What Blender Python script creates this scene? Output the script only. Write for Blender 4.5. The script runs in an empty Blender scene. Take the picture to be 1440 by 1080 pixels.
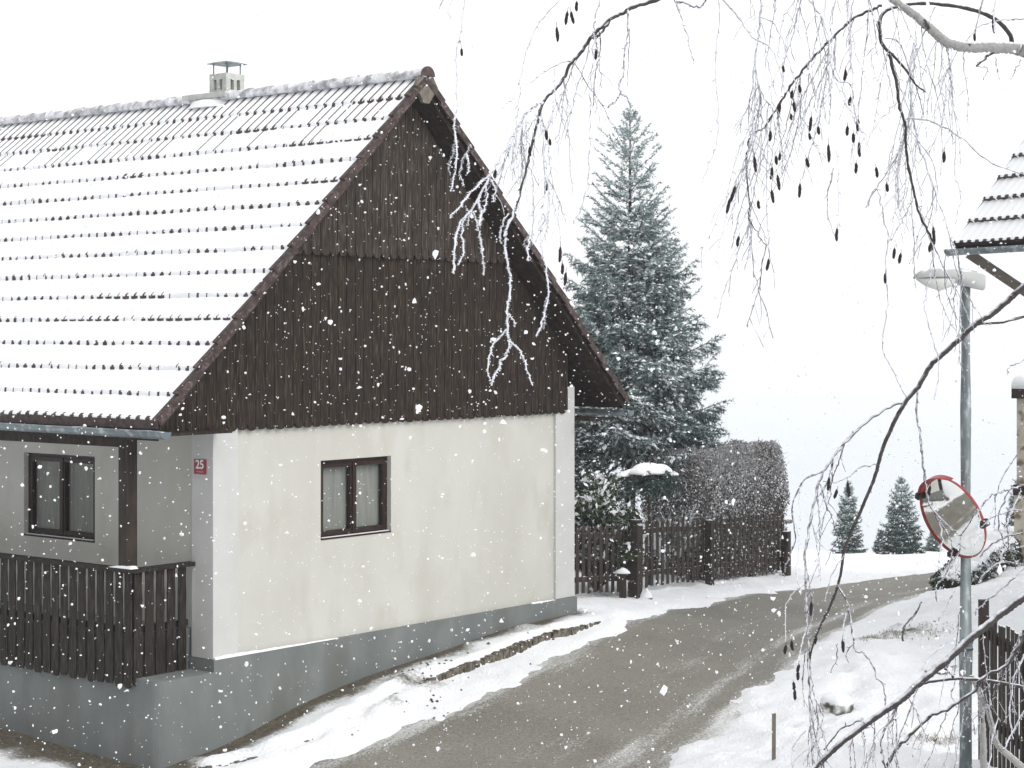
import bpy, bmesh, math, random
import numpy as np
from mathutils import Vector, Matrix

R = math.radians
rng = np.random.default_rng(11)
random.seed(11)
SC = bpy.context.scene
COL = SC.collection

# ------------------------------------------------------------------ camera
F, HOR, HC = 2700.0, 470.0, 4.57          # focal length in photo pixels, horizon row, eye height (m)
cam = bpy.data.cameras.new('camera')
cam.sensor_width = 36.0
cam.lens = F / 1440 * 36
cam.shift_y = (HOR - 540) / 1440
cam.clip_start, cam.clip_end = 0.1, 4000
camo = bpy.data.objects.new('camera', cam)
COL.objects.link(camo)
camo.location = (0, 0, HC)
camo.rotation_euler = (R(90), 0, 0)
SC.camera = camo

# ------------------------------------------------------------------ sky, sun, exposure (overcast snowfall)
SUN_EL, SUN_AZ = R(38), R(128)            # azimuth clockwise from +Y: behind the camera, to its right
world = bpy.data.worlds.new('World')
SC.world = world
world.use_nodes = True
wn, wl = world.node_tree.nodes, world.node_tree.links
wn.clear()
sky = wn.new('ShaderNodeTexSky'); sky.sky_type = 'NISHITA'; sky.sun_disc = False
sky.sun_elevation, sky.sun_rotation = SUN_EL, SUN_AZ
sky.air_density, sky.dust_density, sky.ozone_density = 1.0, 6.0, 0.6
hs = wn.new('ShaderNodeHueSaturation'); hs.inputs['Saturation'].default_value = 0.12
mixc = wn.new('ShaderNodeMixRGB'); mixc.inputs[0].default_value = 0.8
mixc.inputs[2].default_value = (9.0, 9.1, 9.15, 1)      # cloud cover
# sky dimmed low behind the viewer's left, added to shade the side wall
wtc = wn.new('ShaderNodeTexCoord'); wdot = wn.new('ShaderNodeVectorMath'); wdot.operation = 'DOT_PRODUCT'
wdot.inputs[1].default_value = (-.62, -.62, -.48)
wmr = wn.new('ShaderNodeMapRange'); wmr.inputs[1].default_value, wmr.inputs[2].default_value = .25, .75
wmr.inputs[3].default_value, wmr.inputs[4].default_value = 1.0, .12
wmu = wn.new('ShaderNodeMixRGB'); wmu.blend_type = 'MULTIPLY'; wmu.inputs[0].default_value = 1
bg = wn.new('ShaderNodeBackground'); bg.inputs['Strength'].default_value = 0.125
out = wn.new('ShaderNodeOutputWorld')
wl.new(sky.outputs[0], hs.inputs['Color']); wl.new(hs.outputs[0], mixc.inputs[1])
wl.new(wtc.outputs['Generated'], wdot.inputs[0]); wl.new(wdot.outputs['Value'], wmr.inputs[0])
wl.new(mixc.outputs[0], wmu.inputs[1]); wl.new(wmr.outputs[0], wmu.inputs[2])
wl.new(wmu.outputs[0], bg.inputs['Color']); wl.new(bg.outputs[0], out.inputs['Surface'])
sun = bpy.data.lights.new('sun', 'SUN'); sun.energy = 0.9; sun.angle = R(40); sun.color = (1, .97, .93)
suno = bpy.data.objects.new('sun', sun); COL.objects.link(suno)
sd = Vector((math.sin(SUN_AZ) * math.cos(SUN_EL), math.cos(SUN_AZ) * math.cos(SUN_EL), math.sin(SUN_EL)))
suno.rotation_euler = sd.to_track_quat('Z', 'Y').to_euler()
suno.location = (10, -10, 30)
SC.view_settings.view_transform = 'Standard'
SC.view_settings.look = 'None'
SC.view_settings.exposure = 0.27
SC.view_settings.gamma = 1.0
SC.cycles.use_denoising = True
SC.cycles.max_bounces = 8
SC.cycles.volume_bounces = 1
SC.render.film_transparent = False

def P(px, py, Y):
    """the point that lies at depth Y on the sight line through a photo pixel"""
    return Vector(((px - 720) / F * Y, Y, HC - (py - HOR) / F * Y))

# ------------------------------------------------------------------ materials
def nt(name):
    m = bpy.data.materials.new(name); m.use_nodes = True
    n, l = m.node_tree.nodes, m.node_tree.links
    return m, n, l, n['Principled BSDF']

def mat(name, c1, c2=None, scale=6.0, rough=0.75, stretch=(1, 1, 1), bump=0.0, bscale=None, metal=0.0,
        detail=6.0, lo=.35, hi=.65, c3=None, s3=40.0, spec=0.3):
    m, n, l, b = nt(name)
    b.inputs['Roughness'].default_value = rough
    b.inputs['Metallic'].default_value = metal
    b.inputs['Specular IOR Level'].default_value = spec
    tc = n.new('ShaderNodeTexCoord'); mp = n.new('ShaderNodeMapping')
    mp.inputs['Scale'].default_value = stretch
    l.new(tc.outputs['Object'], mp.inputs[0])
    if c2 is None:
        b.inputs['Base Color'].default_value = (*c1, 1)
    else:
        no = n.new('ShaderNodeTexNoise'); no.inputs['Scale'].default_value = scale; no.inputs['Detail'].default_value = detail
        l.new(mp.outputs[0], no.inputs[0])
        cr = n.new('ShaderNodeValToRGB')
        cr.color_ramp.elements[0].position, cr.color_ramp.elements[1].position = lo, hi
        cr.color_ramp.elements[0].color, cr.color_ramp.elements[1].color = (*c1, 1), (*c2, 1)
        l.new(no.outputs[0], cr.inputs[0])
        src = cr.outputs[0]
        if c3 is not None:
            n3 = n.new('ShaderNodeTexNoise'); n3.inputs['Scale'].default_value = s3; n3.inputs['Detail'].default_value = 4
            l.new(mp.outputs[0], n3.inputs[0])
            r3 = n.new('ShaderNodeValToRGB'); r3.color_ramp.elements[0].position, r3.color_ramp.elements[1].position = .52, .68
            l.new(n3.outputs[0], r3.inputs[0])
            mx = n.new('ShaderNodeMixRGB'); mx.inputs[2].default_value = (*c3, 1)
            l.new(r3.outputs[0], mx.inputs[0]); l.new(src, mx.inputs[1]); src = mx.outputs[0]
        l.new(src, b.inputs['Base Color'])
    if bump:
        nb = n.new('ShaderNodeTexNoise'); nb.inputs['Scale'].default_value = bscale or scale * 4; nb.inputs['Detail'].default_value = 5
        l.new(mp.outputs[0], nb.inputs[0])
        bp = n.new('ShaderNodeBump'); bp.inputs['Strength'].default_value = 1.0; bp.inputs['Distance'].default_value = bump
        l.new(nb.outputs[0], bp.inputs['Height']); l.new(bp.outputs[0], b.inputs['Normal'])
    return m

def mat_topped(name, dark, dark2, white, t0=.1, t1=.5, nscale=30.0, rough=.8, side=0.0, amp=1.6):
    """bark or twigs with snow and rime lying on their upper sides"""
    m, n, l, b = nt(name)
    b.inputs['Roughness'].default_value = rough; b.inputs['Specular IOR Level'].default_value = .2
    tc = n.new('ShaderNodeTexCoord')
    no = n.new('ShaderNodeTexNoise'); no.inputs['Scale'].default_value = nscale; no.inputs['Detail'].default_value = 4
    l.new(tc.outputs['Object'], no.inputs[0])
    mc = n.new('ShaderNodeMixRGB'); mc.inputs[1].default_value = (*dark, 1); mc.inputs[2].default_value = (*dark2, 1)
    l.new(no.outputs[0], mc.inputs[0])
    ge = n.new('ShaderNodeNewGeometry'); sx = n.new('ShaderNodeSeparateXYZ'); l.new(ge.outputs['Normal'], sx.inputs[0])
    ad = n.new('ShaderNodeMath'); ad.operation = 'MULTIPLY_ADD'; ad.inputs[1].default_value = amp; ad.inputs[2].default_value = -amp / 2 + side
    l.new(no.outputs[0], ad.inputs[0])
    a2 = n.new('ShaderNodeMath'); a2.operation = 'ADD'; l.new(ad.outputs[0], a2.inputs[0]); l.new(sx.outputs[2], a2.inputs[1])
    mr = n.new('ShaderNodeMapRange'); mr.inputs[1].default_value, mr.inputs[2].default_value = t0, t1
    l.new(a2.outputs[0], mr.inputs[0])
    mx = n.new('ShaderNodeMixRGB'); mx.inputs[2].default_value = (*white, 1)
    l.new(mr.outputs[0], mx.inputs[0]); l.new(mc.outputs[0], mx.inputs[1]); l.new(mx.outputs[0], b.inputs['Base Color'])
    return m

SNOW_C = (.86, .875, .90)
M = {}
M['snow'] = mat('snow', (.80, .82, .86), (.89, .90, .915), 1.3, .55, bump=.006, bscale=22, lo=.3, hi=.7)
M['roof_snow'] = mat('roof_snow', (.87, .885, .91), (.91, .915, .925), 1.0, .6)
m, n, l, b = nt('flake')
dfl = n.new('ShaderNodeBsdfDiffuse'); dfl.inputs[0].default_value = (.97, .97, .98, 1); trl = n.new('ShaderNodeBsdfTranslucent'); trl.inputs[0].default_value = (.97, .97, .98, 1)
mxs = n.new('ShaderNodeMixShader'); mxs.inputs[0].default_value = .5
l.new(dfl.outputs[0], mxs.inputs[1]); l.new(trl.outputs[0], mxs.inputs[2]); l.new(mxs.outputs[0], n['Material Output'].inputs['Surface'])
M['flake'] = m
M['plaster'] = mat('plaster', (.535, .528, .483), (.592, .588, .55), 1.1, .9, bump=.0025, bscale=60, c3=(.522, .512, .462), s3=2.4, stretch=(1, 1, .45))
M['plaster_white'] = mat('plaster_white', (.545, .548, .535), (.597, .60, .588), 2, .9, bump=.002, bscale=60)
M['plinth'] = mat('plinth', (.158, .174, .174), (.205, .222, .218), 2.2, .85, bump=.004, bscale=40, c3=(.15, .16, .148), s3=1.7, stretch=(1, 1, .5))
M['boards'] = mat('boards', (.0070, .0042, .0028), (.026, .0158, .0098), 9, .8, stretch=(6, 6, .35), lo=.3, hi=.75, c3=(.072, .053, .038), s3=14)
M['boards_upper'] = mat('boards_upper', (.015, .0102, .0074), (.045, .033, .025), 9, .8, stretch=(6, 6, .35), lo=.3, hi=.75, c3=(.11, .092, .076), s3=14)
M['dark_wood'] = mat('dark_wood', (.018, .013, .010), (.045, .032, .024), 7, .75, stretch=(3, 3, .4))
M['rail_wood'] = mat('rail_wood', (.009, .0065, .005), (.025, .019, .015), 9, .75, stretch=(5, 5, .35), c3=(.06, .05, .043), s3=18)
M['window_wood'] = mat('window_wood', (.016, .008, .006), (.034, .017, .013), 8, .45, stretch=(2, 2, .5))
M['tile'] = mat('tile', (.045, .034, .033), (.095, .066, .060), 14, .7)
M['verge'] = mat('verge', (.036, .024, .022), (.070, .047, .043), 10, .65, c3=(.14, .11, .105), s3=22)
M['ridge'] = mat('ridge', (.30, .295, .31), (.76, .77, .80), 9, .8, lo=.34, hi=.6)
M['mortar'] = mat('mortar', (.13, .115, .098), (.20, .18, .155), 12, .9)
M['zinc'] = mat('zinc', (.15, .185, .205), (.23, .27, .285), 5, .45, metal=.25, c3=(.42, .46, .48), s3=9)
M['steel'] = mat('steel', (.17, .20, .21), (.25, .285, .29), 9, .5, metal=.3, stretch=(1, 1, .4), c3=(.42, .45, .47), s3=18)
M['concrete'] = mat('concrete', (.42, .43, .40), (.56, .57, .54), 9, .9, bump=.003)
M['red_enamel'] = mat('red_enamel', (.26, .012, .03), (.33, .02, .045), 6, .3)
M['white_enamel'] = mat('white_enamel', (.82, .80, .80), rough=.35)
M['asphalt_plain'] = mat('asphalt_plain', (.06, .06, .055), (.10, .10, .09), 30, .8)
M['kerb'] = mat('kerb', (.09, .078, .060), (.20, .18, .145), 14, .9, bump=.01, bscale=30, c3=(.05, .045, .03), s3=10)
M['earth'] = mat('earth', (.060, .048, .033), (.135, .115, .085), 9, .95, bump=.012, bscale=26, c3=(.20, .185, .15), s3=11)
M['straw'] = mat('straw', (.17, .135, .08), (.30, .26, .17), 12, .9)
M['stone'] = mat_topped('stone', (.06, .055, .046), (.15, .135, .10), SNOW_C, .0, .3, 6)
M['bark'] = mat_topped('bark', (.030, .026, .026), (.085, .075, .073), (.74, .75, .80), .45, .85, 24, amp=.7)
M['twig'] = mat_topped('twig', (.055, .048, .050), (.13, .115, .12), (.66, .67, .74), -.1, .55, 70, side=.02)
M['twig_pale'] = mat_topped('rimed_twig', (.12, .108, .115), (.22, .20, .215), (.66, .67, .74), -.38, .30, 70, side=.04)
M['frosted'] = mat_topped('frosted_twig', (.08, .07, .075), (.16, .145, .15), (.72, .73, .79), -.55, -.05, 70, side=.1)
M['rime'] = mat('rime', (.78, .80, .85), (.88, .89, .92), 60, .7)
M['catkin'] = mat('catkin', (.018, .014, .017), (.05, .038, .04), 80, .9)
M['trunk'] = mat_topped('trunk', (.03, .025, .02), (.075, .06, .05), SNOW_C, .75, 1.0, 14)
M['pale_wood'] = mat_topped('pale_wood', (.13, .11, .09), (.24, .21, .18), SNOW_C, .7, .95, 14)
M['fence_wood'] = mat_topped('fence_wood', (.020, .016, .014), (.06, .048, .042), SNOW_C, .78, .98, 12)
M['spruce_trunk'] = mat('spruce_trunk', (.03, .024, .02), (.07, .055, .045), 12, .9)

def leaf_mat(name, c, tint=.35, rough=.7):
    m, n, l, b = nt(name)
    b.inputs['Roughness'].default_value = rough; b.inputs['Specular IOR Level'].default_value = .2
    ob = n.new('ShaderNodeTexCoord'); no = n.new('ShaderNodeTexNoise'); no.inputs['Scale'].default_value = 3.0; no.inputs['Detail'].default_value = 8
    l.new(ob.outputs['Object'], no.inputs[0])
    cr = n.new('ShaderNodeValToRGB'); cr.color_ramp.elements[0].position, cr.color_ramp.elements[1].position = .3, .7
    cr.color_ramp.elements[0].color = (*[x * (1 - tint) for x in c], 1); cr.color_ramp.elements[1].color = (*[x * (1 + tint) for x in c], 1)
    l.new(no.outputs[0], cr.inputs[0]); l.new(cr.outputs[0], b.inputs['Base Color'])
    return m
M['needle'] = leaf_mat('needle', (.052, .085, .075))
M['needle_rimed'] = leaf_mat('needle_rimed', (.30, .37, .375), .25)
M['needle_snow'] = mat('needle_snow', (.78, .81, .84), (.88, .89, .91), 8, .7)
M['leaf_green'] = leaf_mat('leaf_green', (.040, .062, .030))
M['hedge_leaf'] = leaf_mat('hedge_leaf', (.095, .083, .068))
M['hedge_rime'] = leaf_mat('hedge_rime', (.40, .40, .41), .2)

# pale birch bark with dark scars
m, n, l, b = nt('birch_bark')
b.inputs['Roughness'].default_value = .7
tc = n.new('ShaderNodeTexCoord'); n1 = n.new('ShaderNodeTexNoise'); n1.inputs['Scale'].default_value = 14; n1.inputs['Detail'].default_value = 3
n2 = n.new('ShaderNodeTexNoise'); n2.inputs['Scale'].default_value = 60
l.new(tc.outputs['Object'], n1.inputs[0]); l.new(tc.outputs['Object'], n2.inputs[0])
c1 = n.new('ShaderNodeValToRGB'); c1.color_ramp.elements[0].position, c1.color_ramp.elements[1].position = .30, .38
c1.color_ramp.elements[0].color, c1.color_ramp.elements[1].color = (.06, .05, .045, 1), (.47, .46, .45, 1)
l.new(n1.outputs[0], c1.inputs[0])
mx = n.new('ShaderNodeMixRGB'); mx.blend_type = 'MULTIPLY'; mx.inputs[0].default_value = .6
l.new(c1.outputs[0], mx.inputs[1]); l.new(n2.outputs[0], mx.inputs[2])
ge = n.new('ShaderNodeNewGeometry'); sx = n.new('ShaderNodeSeparateXYZ'); l.new(ge.outputs['Normal'], sx.inputs[0])
mr = n.new('ShaderNodeMapRange'); mr.inputs[1].default_value, mr.inputs[2].default_value = .55, .85; l.new(sx.outputs[2], mr.inputs[0])
m3 = n.new('ShaderNodeMixRGB'); m3.inputs[2].default_value = (.80, .81, .84, 1)
l.new(mr.outputs[0], m3.inputs[0]); l.new(mx.outputs[0], m3.inputs[1]); l.new(m3.outputs[0], b.inputs['Base Color'])
M['birch_bark'] = m

# window glass: pane with a net curtain's dull sheen behind it
m, n, l, b = nt('pane_glass')
b.inputs['Base Color'].default_value = (.02, .022, .022, 1); b.inputs['Roughness'].default_value = .06
b.inputs['Specular IOR Level'].default_value = .6
b.inputs['Alpha'].default_value = .12
M['glass'] = m
M['curtain'] = mat('curtain', (.34, .355, .325), (.41, .425, .39), 12, .9, stretch=(1, 1, .15))
m, n, l, b = nt('mirror_face')
b.inputs['Base Color'].default_value = (.78, .79, .77, 1); b.inputs['Metallic'].default_value = 1.0; b.inputs['Roughness'].default_value = .045
M['mirror_face'] = m
M['red_rim'] = mat('red_rim', (.24, .018, .02), (.36, .05, .05), 14, .35)
m, n, l, b = nt('lamp_lens')
b.inputs['Base Color'].default_value = (.62, .63, .60, 1); b.inputs['Roughness'].default_value = .2
M['lamp_lens'] = m
M['lamp_body'] = mat_topped('lamp_body', (.40, .41, .40), (.55, .56, .55), SNOW_C, .45, .7, 9)
M['black'] = mat('black_plastic', (.012, .012, .012), rough=.5)

# road: wet asphalt with slush dragged along it; attributes u = across (0..1), v = metres along
m, n, l, b = nt('road_asphalt')
au = n.new('ShaderNodeAttribute'); au.attribute_name = 'uv_road'
mp = n.new('ShaderNodeMapping'); mp.inputs['Scale'].default_value = (9, .55, 1); l.new(au.outputs['Vector'], mp.inputs[0])
ns = n.new('ShaderNodeTexNoise'); ns.inputs['Scale'].default_value = 1.0; ns.inputs['Detail'].default_value = 7; ns.inputs['Roughness'].default_value = .6
l.new(mp.outputs[0], ns.inputs[0])
tc = n.new('ShaderNodeTexCoord')
ng = n.new('ShaderNodeTexNoise'); ng.inputs['Scale'].default_value = 38; ng.inputs['Detail'].default_value = 8; ng.inputs['Roughness'].default_value = .7
l.new(tc.outputs['Object'], ng.inputs[0])
nl = n.new('ShaderNodeTexNoise'); nl.inputs['Scale'].default_value = .9; nl.inputs['Detail'].default_value = 4
l.new(tc.outputs['Object'], nl.inputs[0])
base = n.new('ShaderNodeValToRGB'); base.color_ramp.elements[0].position, base.color_ramp.elements[1].position = .3, .72
base.color_ramp.elements[0].color, base.color_ramp.elements[1].color = (.122, .115, .098, 1), (.322, .306, .268, 1)
l.new(ng.outputs[0], base.inputs[0])
dk = n.new('ShaderNodeMixRGB'); dk.blend_type = 'MULTIPLY'; dk.inputs[0].default_value = .55
lr = n.new('ShaderNodeValToRGB'); lr.color_ramp.elements[0].position, lr.color_ramp.elements[1].position = .35, .65
lr.color_ramp.elements[0].color, lr.color_ramp.elements[1].color = (.7, .7, .7, 1), (1.1, 1.1, 1.1, 1)
l.new(nl.outputs[0], lr.inputs[0]); l.new(base.outputs[0], dk.inputs[1]); l.new(lr.outputs[0], dk.inputs[2])
ab = n.new('ShaderNodeAttribute'); ab.attribute_name = 'slush'
sm = n.new('ShaderNodeMath'); sm.operation = 'MULTIPLY_ADD'; sm.inputs[1].default_value = 1.5; sm.inputs[2].default_value = -.75
l.new(ns.outputs[0], sm.inputs[0])
s2 = n.new('ShaderNodeMath'); s2.operation = 'ADD'; l.new(sm.outputs[0], s2.inputs[0]); l.new(ab.outputs['Fac'], s2.inputs[1])
s4 = n.new('ShaderNodeMath'); s4.operation = 'MULTIPLY_ADD'; s4.inputs[1].default_value = 1.5; l.new(ng.outputs[0], s4.inputs[0]); s4.inputs[2].default_value = -.75
s5 = n.new('ShaderNodeMath'); s5.operation = 'ADD'; l.new(s2.outputs[0], s5.inputs[0]); l.new(s4.outputs[0], s5.inputs[1])
s3 = n.new('ShaderNodeMapRange'); s3.inputs[1].default_value, s3.inputs[2].default_value = .28, .85; l.new(s5.outputs[0], s3.inputs[0])
mx = n.new('ShaderNodeMixRGB'); mx.inputs[2].default_value = (.70, .71, .71, 1)
l.new(s3.outputs[0], mx.inputs[0]); l.new(dk.outputs[0], mx.inputs[1]); l.new(mx.outputs[0], b.inputs['Base Color'])
b.inputs['Roughness'].default_value = .62; b.inputs['Specular IOR Level'].default_value = .3
bp = n.new('ShaderNodeBump'); bp.inputs['Distance'].default_value = .010; l.new(ng.outputs[0], bp.inputs['Height']); l.new(bp.outputs[0], b.inputs['Normal'])
M['road'] = m

# ------------------------------------------------------------------ mesh helpers
class MB:
    def __init__(s): s.V, s.Fc, s.MI, s.n = [], [], [], 0
    def add(s, verts, faces, mi=0):
        o = s.n
        s.V.extend([tuple(v) for v in verts]); s.n += len(verts)
        s.Fc.extend([tuple(i + o for i in f) for f in faces])
        s.MI.extend([mi] * len(faces) if isinstance(mi, int) else mi)
        return s
    def box(s, a, b, mi=0):
        x0, y0, z0 = a; x1, y1, z1 = b
        return s.add([(x0, y0, z0), (x1, y0, z0), (x1, y1, z0), (x0, y1, z0), (x0, y0, z1), (x1, y0, z1), (x1, y1, z1), (x0, y1, z1)],
                     [(0, 3, 2, 1), (4, 5, 6, 7), (0, 1, 5, 4), (1, 2, 6, 5), (2, 3, 7, 6), (3, 0, 4, 7)], mi)
    def obox(s, o, ux, uy, uz, mi=0):
        o, ux, uy, uz = Vector(o), Vector(ux), Vector(uy), Vector(uz)
        vs = [o, o + ux, o + ux + uy, o + uy]; vs += [v + uz for v in vs]
        return s.add(vs, [(0, 3, 2, 1), (4, 5, 6, 7), (0, 1, 5, 4), (1, 2, 6, 5), (2, 3, 7, 6), (3, 0, 4, 7)], mi)
    def prism(s, poly, d, mi=0):
        """closed polygon (3-D points) pushed along d"""
        d = Vector(d); k = len(poly); vs = [Vector(p) for p in poly]; vs += [v + d for v in vs]
        fs = [tuple(range(k))[::-1], tuple(range(k, 2 * k))] + [(i, (i + 1) % k, k + (i + 1) % k, k + i) for i in range(k)]
        return s.add(vs, fs, mi)
    def loft(s, rings, mi=0, caps=True):
        k = len(rings[0]); vs = [v for r in rings for v in r]; fs = []
        for i in range(len(rings) - 1):
            for j in range(k):
                fs.append((i * k + j, i * k + (j + 1) % k, (i + 1) * k + (j + 1) % k, (i + 1) * k + j))
        if caps:
            fs.append(tuple(range(k))[::-1]); fs.append(tuple((len(rings) - 1) * k + j for j in range(k)))
        return s.add(vs, fs, mi)
    def tube(s, pts, rads, n=6, mi=0, jit=0.0):
        pts = [Vector(p) for p in pts]
        if isinstance(rads, (int, float)): rads = [rads] * len(pts)
        rings, up = [], Vector((0.13, 0.31, 0.94))
        for i, p in enumerate(pts):
            d = (pts[min(i + 1, len(pts) - 1)] - pts[max(i - 1, 0)])
            if d.length < 1e-9: d = Vector((0, 0, 1))
            d.normalize()
            a = d.cross(up)
            if a.length < .05: a = d.cross(Vector((1, 0, 0)))
            a.normalize(); b = d.cross(a); up = b.cross(d) if b.length else up
            r = rads[i]
            rings.append([p + (a * math.cos(2 * math.pi * j / n) + b * math.sin(2 * math.pi * j / n)) * r * (1 + (random.uniform(-jit, jit) if jit else 0)) for j in range(n)])
        return s.loft(rings, mi)
    def build(s, name, mats, parent=None, smooth=False, loc=None):
        me = bpy.data.meshes.new(name)
        me.from_pydata(s.V, [], s.Fc)
        mats = mats if isinstance(mats, (list, tuple)) else [mats]
        for mm in mats: me.materials.append(mm)
        if len(mats) > 1: me.polygons.foreach_set('material_index', s.MI)
        if smooth: me.polygons.foreach_set('use_smooth', [True] * len(s.Fc))
        me.update()
        return link(name, me, parent, loc)

def link(name, me, parent=None, loc=None):
    o = bpy.data.objects.new(name, me); COL.objects.link(o)
    if parent is not None: o.parent = parent
    if loc is not None: o.location = loc
    return o

def np_mesh(name, V, Fq, mats, mi=None, parent=None, smooth=False, attrs=None):
    """V (n,3), Fq (m,k) of equal-sided faces"""
    V = np.asarray(V, np.float32); Fq = np.asarray(Fq, np.int32)
    me = bpy.data.meshes.new(name); k = Fq.shape[1]
    me.vertices.add(len(V)); me.vertices.foreach_set('co', V.ravel())
    me.loops.add(Fq.size); me.loops.foreach_set('vertex_index', Fq.ravel())
    me.polygons.add(len(Fq)); me.polygons.foreach_set('loop_start', np.arange(len(Fq), dtype=np.int32) * k)
    mats = mats if isinstance(mats, (list, tuple)) else [mats]
    for mm in mats: me.materials.append(mm)
    if mi is not None: me.polygons.foreach_set('material_index', np.asarray(mi, np.int32))
    me.polygons.foreach_set('use_smooth', np.full(len(Fq), bool(smooth)))
    for nm, (typ, arr) in (attrs or {}).items():
        at = me.attributes.new(nm, typ, 'POINT')
        at.data.foreach_set('vector' if typ == 'FLOAT_VECTOR' else 'value', np.asarray(arr, np.float32).ravel())
    me.update(calc_edges=True)
    return link(name, me, parent)

def empty(name, loc=(0, 0, 0), rz=0.0):
    o = bpy.data.objects.new(name, None); COL.objects.link(o)
    o.location = loc; o.rotation_euler = (0, 0, rz); o.empty_display_size = .2
    return o

def tag(o, label=None, cat=None, group=None, kind=None):
    for k, v in (('label', label), ('category', cat), ('group', group), ('kind', kind)):
        if v: o[k] = v
    return o

def copy_thing(o, parent=None):
    c = o.copy(); COL.objects.link(c)
    if parent is not None: c.parent = parent
    for ch in list(o.children): copy_thing(ch, c)
    return c

# smooth lattice noise
_tab = np.random.default_rng(5).random((256, 256)).astype(np.float32)
def vnoise(x, y):
    xi, yi = np.floor(x).astype(int), np.floor(y).astype(int)
    fx, fy = x - xi, y - yi
    fx, fy = fx * fx * (3 - 2 * fx), fy * fy * (3 - 2 * fy)
    g = lambda a, b: _tab[a & 255, b & 255]
    return (g(xi, yi) * (1 - fx) + g(xi + 1, yi) * fx) * (1 - fy) + (g(xi, yi + 1) * (1 - fx) + g(xi + 1, yi + 1) * fx) * fy - .5
def fbm(x, y, o=4):
    s, a = 0, 1
    for i in range(o):
        s = s + a * vnoise(x + 17.3 * i, y + 9.1 * i); x, y, a = x * 2.03, y * 2.03, a * .5
    return s
def sstep(a, b, x):
    t = np.clip((x - a) / (b - a), 0, 1); return t * t * (3 - 2 * t)

# ------------------------------------------------------------------ ground, road, kerb
def gp(px, py, z):
    Y = (HC - z) * F / (py - HOR); return ((px - 720) / F * Y, Y, z)
CT = [(-3.27, 21.0, 0.0)]
for x, y, z in [(345, 1035, .10), (400, 1000, .28), (500, 958, .46), (600, 925, .57), (700, 890, .71), (800, 866, .77),
                (470, 1080, -.06), (600, 1010, .27), (720, 952, .48), (830, 900, .60), (985, 855, .50), (1130, 830, .36), (1330, 803, .38),
                (700, 1080, -.05), (930, 1080, 0), (1000, 1030, .12), (1100, 950, .30), (1200, 880, .40), (1325, 832, .42), (1000, 930, .40),
                (1200, 1050, .22), (1250, 1000, .33), (1360, 1060, .36), (1300, 900, .52), (1440, 850, .75), (1320, 838, .5), (1440, 803, .72),
                (806, 848, .80), (950, 833, .62), (1100, 812, .36), (1130, 792, -.75), (1330, 784, -1.2), (1230, 781, -1.75), (0, 1050, -.03), (120, 1062, -.04)]:
    CT.append(gp(x, y, z))
CT += [(0, 10, -.5), (0, 0, -.4), (0, -15, 0), (-10, 12, -.4), (10, 12, .5), (12, 26, 1.0), (7, 17, .55), (5, 14, .4), (2.5, 33, .6), (3, 40, .1), (-6, 30, .8), (-8, 42, .4),
       (0, 60, -2.2), (17, 60, -2.3), (14, 34, .8), (20, 45, -.6), (-40, 20, .3), (-40, 60, -3), (40, 20, 1.6), (50, 60, -2.6), (0, -60, 1), (60, -40, 3), (-60, -40, 1)]
CT = np.array(CT)
d0 = np.sqrt(((CT[:, None, :2] - CT[None, :, :2]) ** 2).sum(-1))
_w = np.linalg.solve(np.block([[d0 + .02 * np.eye(len(CT)), np.ones((len(CT), 1))], [np.ones((1, len(CT))), np.zeros((1, 1))]]), np.append(CT[:, 2], 0))
def base_z(x, y):
    x, y = np.asarray(x, float), np.asarray(y, float)
    xc, yc = np.clip(x, -70, 70), np.clip(y, -60, 62)
    z = np.full(x.shape, _w[-1])
    for c, w in zip(CT, _w[:-1]):
        z = z + w * np.sqrt((xc - c[0]) ** 2 + (yc - c[1]) ** 2 + .06)
    return z - .16 * np.clip(y - 60, 0, 90) - .03 * np.clip(y - 150, 0, 2000)
def gz(x, y): return float(base_z(np.array([x]), np.array([y]))[0])

def poly_xy(lst): return np.array([gp(*p)[:2] for p in lst])
LE = np.vstack([[(-12, 2), (-10.5, 8), (-8.5, 13), (-6, 16.6), (-3.8, 19.0)],
                poly_xy([(470, 1080, -.06), (600, 1014, .27), (720, 960, .47), (830, 910, .58), (905, 877, .56), (985, 855, .50), (1130, 830, .36), (1330, 803, .38)]),
                [(11, 36), (16, 37.6), (25, 38.2), (45, 38)]])
RE = np.vstack([[(-7.5, 0), (-6, 6), (-3.6, 11), (-1.4, 15), (.4, 17.8)],
                poly_xy([(930, 1080, 0), (1000, 1030, .12), (1060, 978, .22), (1100, 950, .30), (1200, 880, .40), (1325, 832, .42)]),
                [(9.6, 33.2), (13, 34.4), (25, 35.2), (45, 35)]])
def resample(P_, step):
    P_ = np.asarray(P_, float); k = len(P_)
    # Catmull-Rom
    out = []
    for i in range(k - 1):
        p0, p1, p2, p3 = P_[max(i - 1, 0)], P_[i], P_[i + 1], P_[min(i + 2, k - 1)]
        m_ = max(2, int(np.linalg.norm(p2 - p1) / step) + 1)
        for t in np.linspace(0, 1, m_, endpoint=False):
            out.append(.5 * ((2 * p1) + (-p0 + p2) * t + (2 * p0 - 5 * p1 + 4 * p2 - p3) * t * t + (-p0 + 3 * p1 - 3 * p2 + p3) * t ** 3))
    out.append(P_[-1]); return np.array(out)
def uniform(P_, n_):
    s = np.concatenate([[0], np.cumsum(np.linalg.norm(np.diff(P_, axis=0), axis=1))]); t = np.linspace(0, s[-1], n_)
    return np.stack([np.interp(t, s, P_[:, i]) for i in range(P_.shape[1])], 1)
LEs, REs = resample(LE, .4), resample(RE, .4)
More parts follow.
